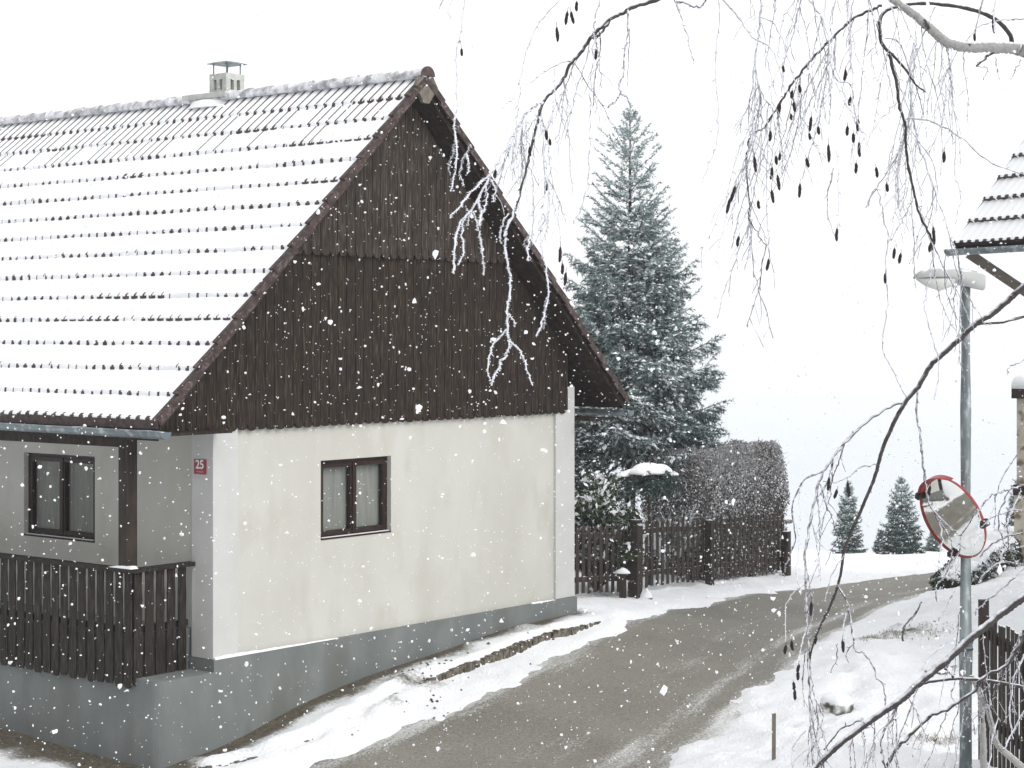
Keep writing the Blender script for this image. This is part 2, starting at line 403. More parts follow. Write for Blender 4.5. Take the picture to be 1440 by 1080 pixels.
def sdist(x, y, pl):
    """signed distance to a polyline, positive on its right-hand side"""
    best = np.full(x.shape, 1e9); sg = np.zeros(x.shape)
    for a, b_ in zip(pl[:-1], pl[1:]):
        d = b_ - a; L2 = d @ d
        t = np.clip(((x - a[0]) * d[0] + (y - a[1]) * d[1]) / L2, 0, 1)
        ex, ey = x - a[0] - t * d[0], y - a[1] - t * d[1]
        dd = ex * ex + ey * ey
        k = dd < best
        best = np.where(k, dd, best); sg = np.where(k, np.sign(ex * d[1] - ey * d[0]), sg)
    return np.sqrt(best) * np.where(sg == 0, 1, sg)
KE = np.array([(-4.6, 19.6), gp(385, 1058, .05)[:2], gp(485, 1021, .2)[:2], gp(555, 990, .30)[:2], gp(622, 963, .4)[:2], gp(690, 935, .5)[:2], gp(760, 905, .6)[:2], gp(830, 882, .68)[:2], (1.9, 26.6)])
KEs = resample(KE, .25)
# kerb coordinate v runs 0..1 along KEs
WALL_A, WALL_B = np.array([-3.267, 21.0]), np.array([-3.267 + .628 * 6.55, 21 + .778 * 6.55])
def grow(a, b, st, far, ratio):
    c = list(np.arange(a, b + 1e-6, st)); s = st; lo = a
    while lo > far[0]: s *= ratio; lo -= s; c.insert(0, lo)
    s = st; hi = b
    while hi < far[1]: s *= ratio; hi += s; c.append(hi)
    return np.array(c)
gx = grow(-6.5, 9.5, .075, (-1100, 1100), 1.22); gy = grow(17.5, 36, .085, (-60, 2600), 1.2)
GX, GY = np.meshgrid(gx, gy)
zb = base_z(GX, GY)
near = (GX > -14) & (GX < 46) & (GY > -2) & (GY < 46)
dl, dr, dk_ = np.full(GX.shape, -9.), np.full(GX.shape, -9.), np.full(GX.shape, 9.)
dl[near] = sdist(GX[near], GY[near], LEs); dr[near] = -sdist(GX[near], GY[near], REs)
kn = (GX > -6) & (GX < 4) & (GY > 17) & (GY < 29)
dk_[kn] = sdist(GX[kn], GY[kn], KEs)
inside = np.minimum(dl, dr)                                     # >0 on the road
edge = inside + .34 * fbm(GX * 1.5, GY * 1.5, 5) + .10 * fbm(GX * 9, GY * 9, 3)
snowd = .055 + .05 * fbm(GX * .8, GY * .8, 4) + .035 * fbm(GX * 5, GY * 5, 4)
bank = sstep(-.1, -1.2, inside) * (dr < dl)                      # rough shoveled bank right of the road
snowd = snowd + bank * (.10 + .16 * fbm(GX * 1.1 + 3, GY * 1.1, 4) + .07 * fbm(GX * 6, GY * 6, 4))
# lumps thrown up against the kerb on the near side
kside = kn & (dk_ > 0) & (inside < .2)
lump = np.exp(-((dk_ - .16) / .24) ** 2) * kn * (dk_ > -.25)
along = np.zeros(GX.shape); along[kn] = (GX[kn] - KE[0, 0]) * .63 + (GY[kn] - KE[0, 1]) * .78
lowpart = sstep(4.3, 4.9, along) * sstep(8.6, 8.2, along)       # stretch where the kerb face is bare
rough = sstep(2.2, 2.8, along) * sstep(5.0, 4.3, along)
snowd = snowd + lump * (.10 + .10 * rough * (fbm(GX * 6, GY * 6, 4) + .35)) * (1 - .8 * lowpart)
step = np.where(kn, .075 * np.clip(-dk_ / .05, -1, 1) * np.exp(-np.maximum(np.abs(dk_) - .1, 0) / .9) * sstep(9.0, 7.5, along) * sstep(0.2, 1.5, along), 0)
z = zb + step + snowd * sstep(.03, -.22, edge) - .06 * sstep(-.02, .12, edge)
# sheltered strip at the foot of the wall
tw = np.clip(((GX - WALL_A[0]) * .628 + (GY - WALL_A[1]) * .778), 0, 6.55)
dw = np.hypot(GX - WALL_A[0] - tw * .628, GY - WALL_A[1] - tw * .778)
tv = np.clip(((GX + 3.267) * -.778 + (GY - 21) * .628), 0, 9)
dv = np.hypot(GX + 3.267 + .83 * .628 + .778 * tv, GY - 21 + .83 * .778 - .628 * tv)
dw = np.minimum(dw, dv * .9)
bare = sstep(.70, .14, dw + .26 * fbm(GX * 2.2, GY * 2.2, 4) + .30 * (tw / 6.5 - .22))
z = z - bare * np.maximum(snowd, .0) * sstep(.03, -.22, edge)
ny, nx = GX.shape
idx = np.arange(ny * nx).reshape(ny, nx)
Fq = np.stack([idx[:-1, :-1], idx[:-1, 1:], idx[1:, 1:], idx[1:, :-1]], -1).reshape(-1, 4)
# ground snow, bared to earth where the attribute says so
m, n, l, b = nt('ground_snow')
b.inputs['Roughness'].default_value = .6; b.inputs['Specular IOR Level'].default_value = .25
tc = n.new('ShaderNodeTexCoord')
na = n.new('ShaderNodeTexNoise'); na.inputs['Scale'].default_value = 1.6; na.inputs['Detail'].default_value = 5
nb = n.new('ShaderNodeTexNoise'); nb.inputs['Scale'].default_value = 26; nb.inputs['Detail'].default_value = 5
l.new(tc.outputs['Object'], na.inputs[0]); l.new(tc.outputs['Object'], nb.inputs[0])
cs = n.new('ShaderNodeValToRGB'); cs.color_ramp.elements[0].position, cs.color_ramp.elements[1].position = .3, .65
cs.color_ramp.elements[0].color, cs.color_ramp.elements[1].color = (.80, .815, .85, 1), (.87, .885, .91, 1)
l.new(na.outputs[0], cs.inputs[0])
ce = n.new('ShaderNodeValToRGB'); ce.color_ramp.elements[0].position, ce.color_ramp.elements[1].position = .3, .72
ce.color_ramp.elements[0].color, ce.color_ramp.elements[1].color = (.05, .041, .028, 1), (.17, .15, .115, 1)
l.new(nb.outputs[0], ce.inputs[0])
at = n.new('ShaderNodeAttribute'); at.attribute_name = 'bare'
ma = n.new('ShaderNodeMath'); ma.operation = 'MULTIPLY_ADD'; ma.inputs[1].default_value = .9; ma.inputs[2].default_value = -.45; l.new(nb.outputs[0], ma.inputs[0])
mb_ = n.new('ShaderNodeMath'); mb_.operation = 'ADD'; l.new(ma.outputs[0], mb_.inputs[0]); l.new(at.outputs['Fac'], mb_.inputs[1])
mr = n.new('ShaderNodeMapRange'); mr.inputs[1].default_value, mr.inputs[2].default_value = .25, .8; l.new(mb_.outputs[0], mr.inputs[0])
mx = n.new('ShaderNodeMixRGB'); l.new(mr.outputs[0], mx.inputs[0]); l.new(cs.outputs[0], mx.inputs[1]); l.new(ce.outputs[0], mx.inputs[2])
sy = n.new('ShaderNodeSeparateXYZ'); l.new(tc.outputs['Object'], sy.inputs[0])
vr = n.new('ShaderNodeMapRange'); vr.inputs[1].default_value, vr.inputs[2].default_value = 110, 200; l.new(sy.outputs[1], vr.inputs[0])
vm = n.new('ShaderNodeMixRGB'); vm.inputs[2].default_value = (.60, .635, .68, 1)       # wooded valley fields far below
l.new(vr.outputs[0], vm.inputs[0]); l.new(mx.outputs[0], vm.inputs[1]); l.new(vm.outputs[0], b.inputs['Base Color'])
bp = n.new('ShaderNodeBump'); bp.inputs['Distance'].default_value = .02; bp.inputs['Strength'].default_value = .9
l.new(nb.outputs[0], bp.inputs['Height']); l.new(bp.outputs[0], b.inputs['Normal'])
M['ground'] = m
def patch(px, py, zz, rx, ry, amt):
    x0, y0, _ = gp(px, py, zz)
    return amt * np.exp(-(((GX - x0) / rx) ** 2 + ((GY - y0) / ry) ** 2)) * (1 + 1.6 * fbm(GX * 6, GY * 6, 4))
dirt = patch(590, 985, .3, .30, .22, .75) + patch(560, 1000, .3, .35, .18, .35) + patch(1280, 905, .5, .55, .5, .42) + patch(1180, 1015, .25, .22, .22, .5) + patch(1322, 968, .4, .25, .3, .7) + patch(1315, 1062, .3, .35, .3, .5) + patch(1235, 912, .45, .4, .3, .3)
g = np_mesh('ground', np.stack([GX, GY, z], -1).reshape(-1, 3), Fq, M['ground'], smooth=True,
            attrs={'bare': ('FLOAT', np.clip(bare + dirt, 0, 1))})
tag(g, kind='structure')
def surf(x, y):
    """height of the built snow surface"""
    i = min(max(int(np.searchsorted(gx, x)) - 1, 0), nx - 2); j = min(max(int(np.searchsorted(gy, y)) - 1, 0), ny - 2)
    fx = (x - gx[i]) / (gx[i + 1] - gx[i]); fy = (y - gy[j]) / (gy[j + 1] - gy[j])
    return float((z[j, i] * (1 - fx) + z[j, i + 1] * fx) * (1 - fy) + (z[j + 1, i] * (1 - fx) + z[j + 1, i + 1] * fx) * fy)

nr, nc = 420, 36
# road sheet between its two edges, a little past them under the snow
La, Ra = [], []
seg_l, seg_r = uniform(LEs, nr), uniform(REs, nr)
U = np.linspace(-.16, 1.16, nc)
RX = seg_l[:, None, 0] * (1 - U) + seg_r[:, None, 0] * U
RY = seg_l[:, None, 1] * (1 - U) + seg_r[:, None, 1] * U
RZ = base_z(RX, RY) + .004 - .05 * np.clip(np.maximum(-U, U - 1), 0, 1) / .16
vlen = np.concatenate([[0], np.cumsum(np.linalg.norm(np.diff((seg_l + seg_r) / 2, axis=0), axis=1))])
UV = np.stack([np.broadcast_to(U, RX.shape) * 3.7 / 3.7, np.broadcast_to(vlen[:, None], RX.shape), np.zeros(RX.shape)], -1)
Ub = np.broadcast_to(U, RX.shape)
slush = .42 * np.exp(-((Ub - .80) / .07) ** 2) + .60 * sstep(.86, 1.02, Ub) + .55 * sstep(.10, -.04, Ub) + .17 * np.exp(-((Ub - .50) / .09) ** 2) - .12 * np.exp(-((Ub - .30) / .07) ** 2) - .12 * np.exp(-((Ub - .68) / .06) ** 2)
ri = np.arange(nr * nc).reshape(nr, nc)
rq = np.stack([ri[:-1, :-1], ri[:-1, 1:], ri[1:, 1:], ri[1:, :-1]], -1).reshape(-1, 4)
rd = np_mesh('road', np.stack([RX, RY, RZ], -1).reshape(-1, 3), rq, M['road'], smooth=True,
             attrs={'uv_road': ('FLOAT_VECTOR', UV.reshape(-1, 3)), 'slush': ('FLOAT', slush.ravel())})
tag(rd, kind='structure')

# kerb: a row of rough stones
kb = MB(); ks = uniform(KEs, 190)
for i in range(len(ks) - 1):
    if ks[i][0] > 1.12: break
    a, b_ = ks[i], ks[i + 1]; d = (b_ - a); L_ = np.linalg.norm(d); d /= L_; nrm = np.array([d[1], -d[0]])
    if i % 16 == 15: continue
    za = gz(*a) + .07 + random.uniform(-.006, .006)
    fade = min(1, (len(ks) - 1 - i) / 40); w = .07 * (.5 + .5 * fade) + random.uniform(-.012, .012)
    c0 = a - nrm * .10
    kb.obox((c0[0], c0[1], za - .4), (d[0] * (L_ + .004), d[1] * (L_ + .004), gz(*b_) - gz(*a)), (nrm[0] * (.10 + w), nrm[1] * (.10 + w), 0), (0, 0, .4 + random.uniform(-.012, .012) - .03 * (1 - fade)))
tag(kb.build('kerb', M['kerb']), kind='structure')

# ------------------------------------------------------------------ cottage (local axes: x along the gable, y along the eaves away from us)
E1, E2 = Vector((.6282, .7780, 0)), Vector((-.7780, .6282, 0))
cot = empty('cottage', (-3.267, 21.0, 0), math.atan2(.7780, .6282))
tag(cot, 'old cottage with snow covered tile roof, dark board gable and cream plastered wall', 'house')
W = 6.476; AP, RZ_, AL, LS = 3.05, 7.65, R(43.9), 5.77
TA, SA, CA = math.tan(AL), math.sin(AL), math.cos(AL)
def roof_z(x, drop=0.0): return RZ_ - abs(x - AP) * TA - drop
LEN = 10.4
def wall_with_hole(mb, axis, plane0, plane1, lo, hi, zb_, zt, h):
    a0, a1, z0, z1 = h
    for (p, q, r, s_) in ((lo, a0, zb_, zt), (a1, hi, zb_, zt), (a0, a1, zb_, z0), (a0, a1, z1, zt)):
        if axis == 'x': mb.box((p, plane0, r), (q, plane1, s_))
        else: mb.box((plane0, p, r), (plane1, q, s_))
GW = (1.665, 2.87, 2.175, 3.10)       # gable window opening
SW = (2.02, 3.35, 2.15, 3.15)         # side window opening
w = MB()
wall_with_hole(w, 'x', 0, .32, 0, W, -.3, 3.72, GW)
wall = w.build('wall', M['plaster'], cot)
w = MB()
wall_with_hole(w, 'y', .001, .32, .3201, LEN, -.3, 3.66, SW)
w.box((W - .32, .3201, -.3), (W - .001, LEN, 3.66)); w.box((.33, LEN - .3, -.3), (W - .33, LEN, 3.66))
w.build('wall', M['plaster'], cot)
# smooth white corner strips
w = MB()
w.box((-.035, -.035, 1.02), (.33, -.0005, 3.70)); w.box((-.035, -.0004, 1.02), (-.0005, .31, 3.62)); w.build('corner_strip', M['plaster_white'], cot); w = MB()
w.box((6.09, -.035, 1.02), (W + .03, -.0005, 3.56)); w.box((6.30, -.0345, 3.561), (W + .03, -.0005, 3.86)); w.box((W + .0005, .0005, 1.02), (W + .03, .30, 3.70))
w.build('corner_strip', M['plaster_white'], cot)
# grey painted plinth, a little proud of the wall, also carrying the veranda
def fprism(mb, pts, z0, z1): mb.prism([(x, y, z0) for x, y in pts], (0, 0, z1 - z0))
arc = [(-.83 + .14 - .14 * math.cos(a), -.065 + .14 - .14 * math.sin(a)) for a in [math.pi / 2 * k / 8 for k in range(9)]]
w = MB()
fprism(w, [(-.83, LEN)] + arc + [(W + .05, -.065), (W + .05, -.0006), (-.0007, -.0006), (-.0007, LEN)], -.5, .885)
fprism(w, [(-.05, .36), (-.05, -.065), (W + .05, -.065), (W + .05, -.0006), (-.0007, -.0006), (-.0007, .36)], .8852, 1.015)
w.box((-.83, .3602, .8852), (-.0007, LEN, 1.33)); w.box((W + .0006, .001, -.5), (W + .05, LEN, 1.0))
pl = w.build('plinth', M['plinth'], cot)
# snow lying on the plinth ledge
sb = MB()
def ledge(x0, x1, hmax):
    k = int((x1 - x0) / .05); rings = []
    for i in range(k + 1):
        x = x0 + (x1 - x0) * i / k
        h = hmax * (1 - .85 * (i / k)) * (.75 + .5 * random.random()) + .002; y = -.068 + .01 * random.random() - .004
        rings.append([(x, -.002 - .034, 1.0155), (x, y, 1.0155), (x, y + .006, 1.0155 + h * .7), (x, -.04, 1.0155 + h)])
    sb.loft(rings)
ledge(-.03, 1.9, .030); sb.build('ledge_snow', M['roof_snow'], cot); sb = MB(); ledge(5.55, 6.05, .02)
sb.build('ledge_snow', M['roof_snow'], cot)

# boarded gable: upper boards lap over the lower ones, every board foot is rounded
def gable_boards(name, material, y0, thick, zfoot, top_fn, x_lo, x_hi, seed, pitch=.146):
    rd_ = random.Random(seed); mb = MB(); x = x_lo
    while x < x_hi - .02:
        wd = min(pitch - .012, x_hi - x); x1 = x + wd; dz = rd_.uniform(-.006, .006); dy = rd_.uniform(-.005, .005)
        ta, tb = top_fn(x), top_fn(x1); zf = zfoot(x) + dz
        if max(ta, tb) > zf + .05:
            ta, tb = max(ta, zf + .05), max(tb, zf + .05)
            foot = [(x + wd * (.5 - .5 * math.cos(a)), zf + .045 * (1 - math.sin(a))) for a in [math.pi * k / 6 for k in range(7)]]
            poly = [(p, y0 + dy, q) for p, q in foot] + [(x1, y0 + dy, tb)]
            if x < AP < x1: poly.append((AP, y0 + dy, top_fn(AP)))
            poly.append((x, y0 + dy, ta))
            mb.prism(poly[::-1], (0, thick, 0))
            # cover strip over the joint
            mb.box((x1 - .018, y0 + dy - .006, zf + .05), (x1 + .030, y0 + dy - .0005, min(tb, top_fn(x1 + .012)) - .01)) if min(tb, top_fn(x1 + .012)) - .01 > zf + .07 else None
        x += pitch
    return mb.build(name, material, cot)
und = lambda x: roof_z(x, .19)
gable_boards('lower_gable_boards', M['boards'], -.058, .022, lambda x: 3.50 + .006 * (x - 3) * 0, lambda x: min(und(x), 5.62), -1.0, 6.29, 1)
gable_boards('upper_gable_boards', M['boards_upper'], -.105, .022, lambda x: 5.48, und, .7, 5.4, 2)
w = MB()   # dark lining behind the boards
w.prism([(-.9, -.034, 3.60), (6.28, -.034, 3.60), (6.28, -.034, und(6.28)), (AP, -.034, und(AP) - .02), (-.9, -.034, und(-.9))], (0, .03, 0))
w.build('gable_lining', M['dark_wood'], cot)

# roof: dark timber deck, tile courses under snow
roof_deck = MB()
tk = .09
for sgn in (-1, 1):
    xe = AP + sgn * (LS * CA - .03)
    zt_ = RZ_ - .03
    a = [(AP, -.37, zt_), (xe, -.37, zt_ - abs(xe - AP) * TA), (xe, -.37, zt_ - abs(xe - AP) * TA - tk), (AP, -.37, zt_ - tk)]
    if sgn < 0: a = a[::-1]
    roof_deck.prism(a[::-1], (0, LEN + .4, 0))
roof = roof_deck.build('roof', M['dark_wood'], cot)
r_soff = MB()      # boarded soffit under the right-hand eave
r_soff.box((W + .031, -.30, 3.40), (AP + LS * CA - .06, LEN, 3.43))
r_soff.build('soffit', M['boards'], cot)

def tile_slope(name, sgn, ncourse=15, per=.155, spw=8, y0=-.40, y1=LEN, seed=3):
    rs = np.random.default_rng(seed)
    ncol = int((y1 - y0) / per * spw); ys = y0 + np.arange(ncol + 1) * per / spw
    ph = (np.arange(ncol + 1) % spw)
    wave = np.cos(2 * np.pi * ys / per)
    fr = np.array([0, .3, .6, .86, .955, 1.0]); lip = .036; cl = LS / ncourse
    V, Fc, MI = [], [], []
    def emit(grid, mi):
        o = sum(len(v) for v in V); h, wd_ = grid.shape[:2]
        V.append(grid.reshape(-1, 3)); ii = (np.arange(h * wd_) + o).reshape(h, wd_)
        q = np.stack([ii[:-1, :-1], ii[1:, :-1], ii[1:, 1:], ii[:-1, 1:]], -1).reshape(-1, 4)
        Fc.append(q if sgn < 0 else q[:, ::-1]); MI.append(mi.ravel())
    def place(q, h, yy):
        x = AP + sgn * (q * CA) + sgn * h * SA; zz = RZ_ - q * SA + h * CA
        return np.stack([x, np.broadcast_to(yy, x.shape), zz], -1)
    crest = np.abs(((ph[:-1] + .5) / spw + .5) % 1 - .5)          # distance of a face from the roll's crest, in periods
    for c in range(ncourse):                                       # 0 = top course
        q = c * cl + fr[:, None] * cl * np.ones((1, ncol + 1))
        cover = 1.0 if c > 2 else (.25, .45, .8)[c]
        hs_ = .010 + .010 * cover + .012 * fbm(ys[None] * 1.3, q * 2.1 + 31 * c, 3) * cover
        h = fr[:, None] * lip + hs_ + wave[None] * (.015 - .0125 * cover)
        h[-1] -= .012
        bare_run = (fbm(ys[:-1] * .55 + 7 * c, np.full(ncol, 3.1 * c), 3) > .22)
        wv = np.arange(ncol) // spw; nw = wv.max() + 1
        dash_w = rs.uniform(.07, .25, nw)[wv]; dash_w = np.where(rs.random(nw)[wv] < .12, 0.02, dash_w)
        if c == ncourse - 1: dash_w = np.maximum(dash_w, .3)
        mi = np.zeros((len(fr) - 1, ncol), int)
        tip = crest < dash_w * .75
        mi[-1] = np.where(tip, 1, 0)
        mi[-2] = np.where(crest < dash_w * (.25 + .5 * bare_run), 1, 0)
        # thin bared line beside each roll in the top courses
        pr = (1.4, 1.0, .34)[c] if c < 3 else (.05 if c < ncourse - 1 else .45)
        along_ = fbm(ys[:-1] * .35 + 2.7 * c, np.full(ncol, 1.7), 2)
        keep = (rs.random(nw)[wv] + along_ * .9) < pr
        col_ = (ph[:-1] == 1) & keep
        rows = 4 if c < 3 else 2
        for r_ in range(len(fr) - 1):
            if c < 3 or r_ >= 3: mi[r_] = np.where(col_, 1, mi[r_])
        emit(place(q, h, ys[None]), mi)
        # front lip of this course down to the course below
        qf = np.full((2, ncol + 1), (c + 1) * cl); qf[1] += .05; hf = np.stack([h[-1], np.full(ncol + 1, -.01)])
        mf = np.where((crest < dash_w * 1.15) | (bare_run & (crest < .42)), 1, 0)[None]
        if c == ncourse - 1: mf = np.ones((1, ncol), int)
        if c == ncourse - 1: hf[1] = -.04
        emit(place(qf, hf, ys[None]), mf)
    return np_mesh(name, np.vstack(V), np.vstack(Fc), [M['roof_snow'], M['tile']], np.concatenate(MI), parent=roof)
tile_slope('snowy_tiles', -1)
tile_slope('snowy_tiles', 1, spw=4, seed=9)

# verge tiles stepping up both rakes
for sgn in (-1, 1):
    mb = MB(); cl = LS / 15
    for c in range(15):
        q0, q1 = c * cl - .02, (c + 1) * cl + .015
        def pt(q, h, y): return Vector((AP + sgn * q * CA + sgn * h * SA, y, RZ_ - q * SA + h * CA))
        jy = random.uniform(-.006, .006)
        # side flange
        a = [pt(q0, .034, -.432 + jy), pt(q1, .062, -.432 + jy), pt(q1, -.022, -.432 + jy), pt(q0, -.050, -.432 + jy)]
        if sgn > 0: a = a[::-1]
        mb.prism(a, (0, .026, 0))
        # top flange
        a = [pt(q0, .034, -.4055), pt(q1, .072, -.4055), pt(q1, .048, -.4055), pt(q0, .008, -.4055)]
        if sgn > 0: a = a[::-1]
        mb.prism(a, (0, .055 if sgn < 0 else .14, 0))
        for yk in (-.35,) if sgn > 0 else ():
            pass
    mb.build('verge_tiles', M['verge'], roof)
# ridge caps, overlapping, rimed
mb = MB(); y = -.43; k = 0
while y < LEN:
    r0, r1 = .108, .094; y1 = y + .42
    rings = []
    for yy, r_, dz in ((y, r0, .012), (y + .05, r0 - .002, .010), (y1, r1, 0)):
        ring = [(AP + r_ * math.cos(a), yy, RZ_ + .02 + dz + r_ * math.sin(a) * .95) for a in [math.pi * j / 10 for j in range(11)]]
        ring += [(AP - r_ * .8, yy, RZ_ + .0 + dz), (AP + r_ * .8, yy, RZ_ + 0 + dz)]
        rings.append(ring)
    mb.loft(rings); y += .38; k += 1
mb.build('ridge_tiles', M['ridge'], roof, smooth=False)
mb = MB()
mb.prism([(AP - .20, -.425, RZ_ - .10), (AP - .11, -.425, RZ_ + .03), (AP + .11, -.425, RZ_ + .03), (AP + .20, -.425, RZ_ - .10), (AP + .04, -.425, RZ_ - .30), (AP - .06, -.425, RZ_ - .30)], (0, .05, 0))
mb.build('ridge_mortar', M['mortar'], roof)
mb = MB()
mb.prism([(AP + .12 * math.cos(a), -.448, RZ_ + .025 + .12 * math.sin(a)) for a in [math.pi * j / 10 for j in range(11)]], (0, .02, 0))
mb.build('ridge_end_cap', M['tile'], roof)
# gutters: half round channels with a rolled lip
def gutter(xc, zc, y0, y1, parent, slope=0.0):
    mb = MB(); r0 = .075; rings = []
    for yy in np.linspace(y0, y1, 9):
        ring = [(xc + r0 * math.cos(a), yy, zc + r0 * math.sin(a) + slope * (yy - y0)) for a in [math.pi + math.pi * j / 10 for j in range(11)]]
        ring += [(xc + (r0 - .012) * math.cos(a), yy, zc + (r0 - .012) * math.sin(a) + slope * (yy - y0)) for a in [2 * math.pi - math.pi * j / 10 for j in range(11)]]
        rings.append(ring)
    mb.loft(rings)
    mb.prism([(xc + r0 * math.cos(a), y0 - .004, zc + r0 * math.sin(a)) for a in [math.pi + math.pi * j / 10 for j in range(11)]], (0, .0035, 0))
    mb.tube([(xc - r0, yy, zc + .004 + slope * (yy - y0)) for yy in np.linspace(y0, y1, 9)], .013, 8)
    g_ = mb.build('gutter', M['zinc'], parent, smooth=False)
    s_ = MB(); rings = []
    for i in range(120):
        yy = y0 + .05 + (y1 - y0 - .1) * i / 119; hh = .012 + .012 * random.random()
        rings.append([(xc - r0 * .9, yy, zc - .01 + slope * (yy - y0)), (xc + r0 * .9, yy, zc - .01 + slope * (yy - y0)), (xc, yy, zc - .01 + hh + slope * (yy - y0))])
    s_.loft(rings); s_.build('gutter_snow', M['roof_snow'], g_)
    return g_
gutter(AP - LS * CA - .055, 3.56, -.56, LEN, cot, .004)
gutter(AP + LS * CA + .03, 3.52, -.45, LEN, cot)
w = MB(); w.box((AP - LS * CA + .05, -.30, 3.50), (-.0015, LEN, 3.53)); w.build('soffit', M['boards'], cot)
w = MB(); w.box((AP - LS * CA + .02, -.34, 3.46), (AP - LS * CA + .045, LEN, 3.66)); w.build('eaves_board', M['dark_wood'], cot)

# chimney on the ridge, behind it a little
ch = MB(); cx, cy, cz = AP + .30, 3.42, RZ_ - .02
ch.box((cx - .30, cy - .30, cz - .9), (cx + .30, cy + .30, cz + .06))
chim = ch.build('chimney', M['concrete'], roof)
ch = MB(); ch.box((cx - .42, cy - .42, cz + .061), (cx + .42, cy + .42, cz + .13)); ch.build('chimney_slab', M['concrete'], chim)
# hollow head: corner posts, lintel and sill leave two openings per side
hd = MB(); b0, b1 = cz + .131, cz + .42; hw = .165
hd.box((cx - hw, cy - hw, b0), (cx + hw, cy + hw, b0 + .07)); hd.box((cx - hw, cy - hw, b1 - .08), (cx + hw, cy + hw, b1))
for i in (-1, 0, 1):
    for j in (-1, 0, 1):
        if i == 0 and j == 0: continue
        s_ = .04 if i * j else .028
        px_, py_ = cx + i * (hw - s_ - .0015 * 0), cy + j * (hw - s_)
        hd.box((px_ - s_ + .001, py_ - s_ + .001, b0 + .0701), (px_ + s_ - .001, py_ + s_ - .001, b1 - .0801))
hd.box((cx - .075, cy - .075, b0 + .0702), (cx + .075, cy + .075, b1 - .0802))
hd.build('chimney_head', M['concrete'], chim)
cp = MB()
for i in (-1, 1):
    for j in (-1, 1):
        cp.tube([(cx + i * .125, cy + j * .125, b1), (cx + i * .125, cy + j * .125, b1 + .14)], .010, 6)
ring = lambda r_, z_: [(cx + r_ * sx_, cy + r_ * sy_, z_) for sx_, sy_ in ((-1, -1), (1, -1), (1, 1), (-1, 1))]
cp.loft([ring(.19, b1 + .135), ring(.195, b1 + .142), ring(.12, b1 + .168), ring(.03, b1 + .176)])
cp.build('chimney_cowl', M['zinc'], chim)
sn = MB(); sn.loft([[(cx + r_ * math.cos(a), cy + r_ * math.sin(a), zz) for a in [2 * math.pi * k / 20 for k in range(20)]] for r_, zz in ((.52, cz - .06), (.47, cz + .03), (.36, cz + .075))])
sn.build('chimney_snow', M['roof_snow'], chim)

# windows: brown two-leaf casements set back in their openings
def window(kind, h):
    a0, a1, z0, z1 = h; d = .065
    def bx(mb, p, q, r, s_, y0, y1):
        if kind == 'gable': mb.box((p, y0, r), (q, y1, s_))
        else: mb.box((y0, p, r), (y1, q, s_))
    fr = MB(); t = .042
    bx(fr, a0 + .001, a0 + t, z0 + .001, z1 - .001, d, d + .09); bx(fr, a1 - t, a1 - .001, z0 + .001, z1 - .001, d, d + .09)
    bx(fr, a0 + t, a1 - t, z0 + .001, z0 + t, d, d + .09); bx(fr, a0 + t, a1 - t, z1 - t, z1 - .001, d, d + .09)
    win = fr.build('window', M['window_wood'], cot)
    mid = (a0 + a1) / 2
    sash = MB(); s = .05
    for (p, q) in ((a0 + t + .002, mid - .002), (mid + .002, a1 - t - .002)):
        zz0, zz1 = z0 + t + .002, z1 - t - .002
        bx(sash, p, p + s, zz0, zz1, d - .012, d + .05); bx(sash, q - s, q, zz0, zz1, d - .012, d + .05)
        bx(sash, p + s, q - s, zz0, zz0 + s, d - .012, d + .05); bx(sash, p + s, q - s, zz1 - s, zz1, d - .012, d + .05)
    bx(sash, mid - .022, mid + .022, z0 + t + .003, z1 - t - .003, d - .026, d - .0125)
    sash.build('casement', M['window_wood'], win)
    for (p, q) in ((a0 + t + s, mid - s), (mid + s, a1 - t - s)):
        g_ = MB(); bx(g_, p, q, z0 + t + s, z1 - t - s, d + .015, d + .021); g_.build('pane', M['glass'], win)
    # folded net curtain
    cu = MB(); k = 70; L = []
    for i in range(k + 1):
        p = a0 + .03 + (a1 - a0 - .06) * i / k; off = d + .075 + .006 * math.sin(i * 1.1) + .003 * math.sin(i * 2.7)
        L.append((p, off))
    for i in range(k):
        (p, o0), (q, o1) = L[i], L[i + 1]
        if kind == 'gable': cu.add([(p, o0, z0 + .05), (q, o1, z0 + .05), (q, o1, z1 - .05), (p, o0, z1 - .05)], [(0, 1, 2, 3)])
        else: cu.add([(o0, p, z0 + .05), (o1, q, z0 + .05), (o1, q, z1 - .05), (o0, p, z1 - .05)], [(3, 2, 1, 0)])
    cu.build('curtain', M['curtain'], win)
    sl = MB(); bx(sl, a0 + .002, a1 - .002, z0 + .0012, z0 + .022, -.006, d - .001); sl.build('sill', M['window_wood'], win)
    sn_ = MB(); bx(sn_, a0 + .03, a1 - .03, z0 + .0225, z0 + .029, .0, .04); sn_.build('sill_snow', M['roof_snow'], win)
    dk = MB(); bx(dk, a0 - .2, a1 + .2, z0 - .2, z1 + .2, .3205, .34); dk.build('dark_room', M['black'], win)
    return win
window('gable', GW); window('side', SW)

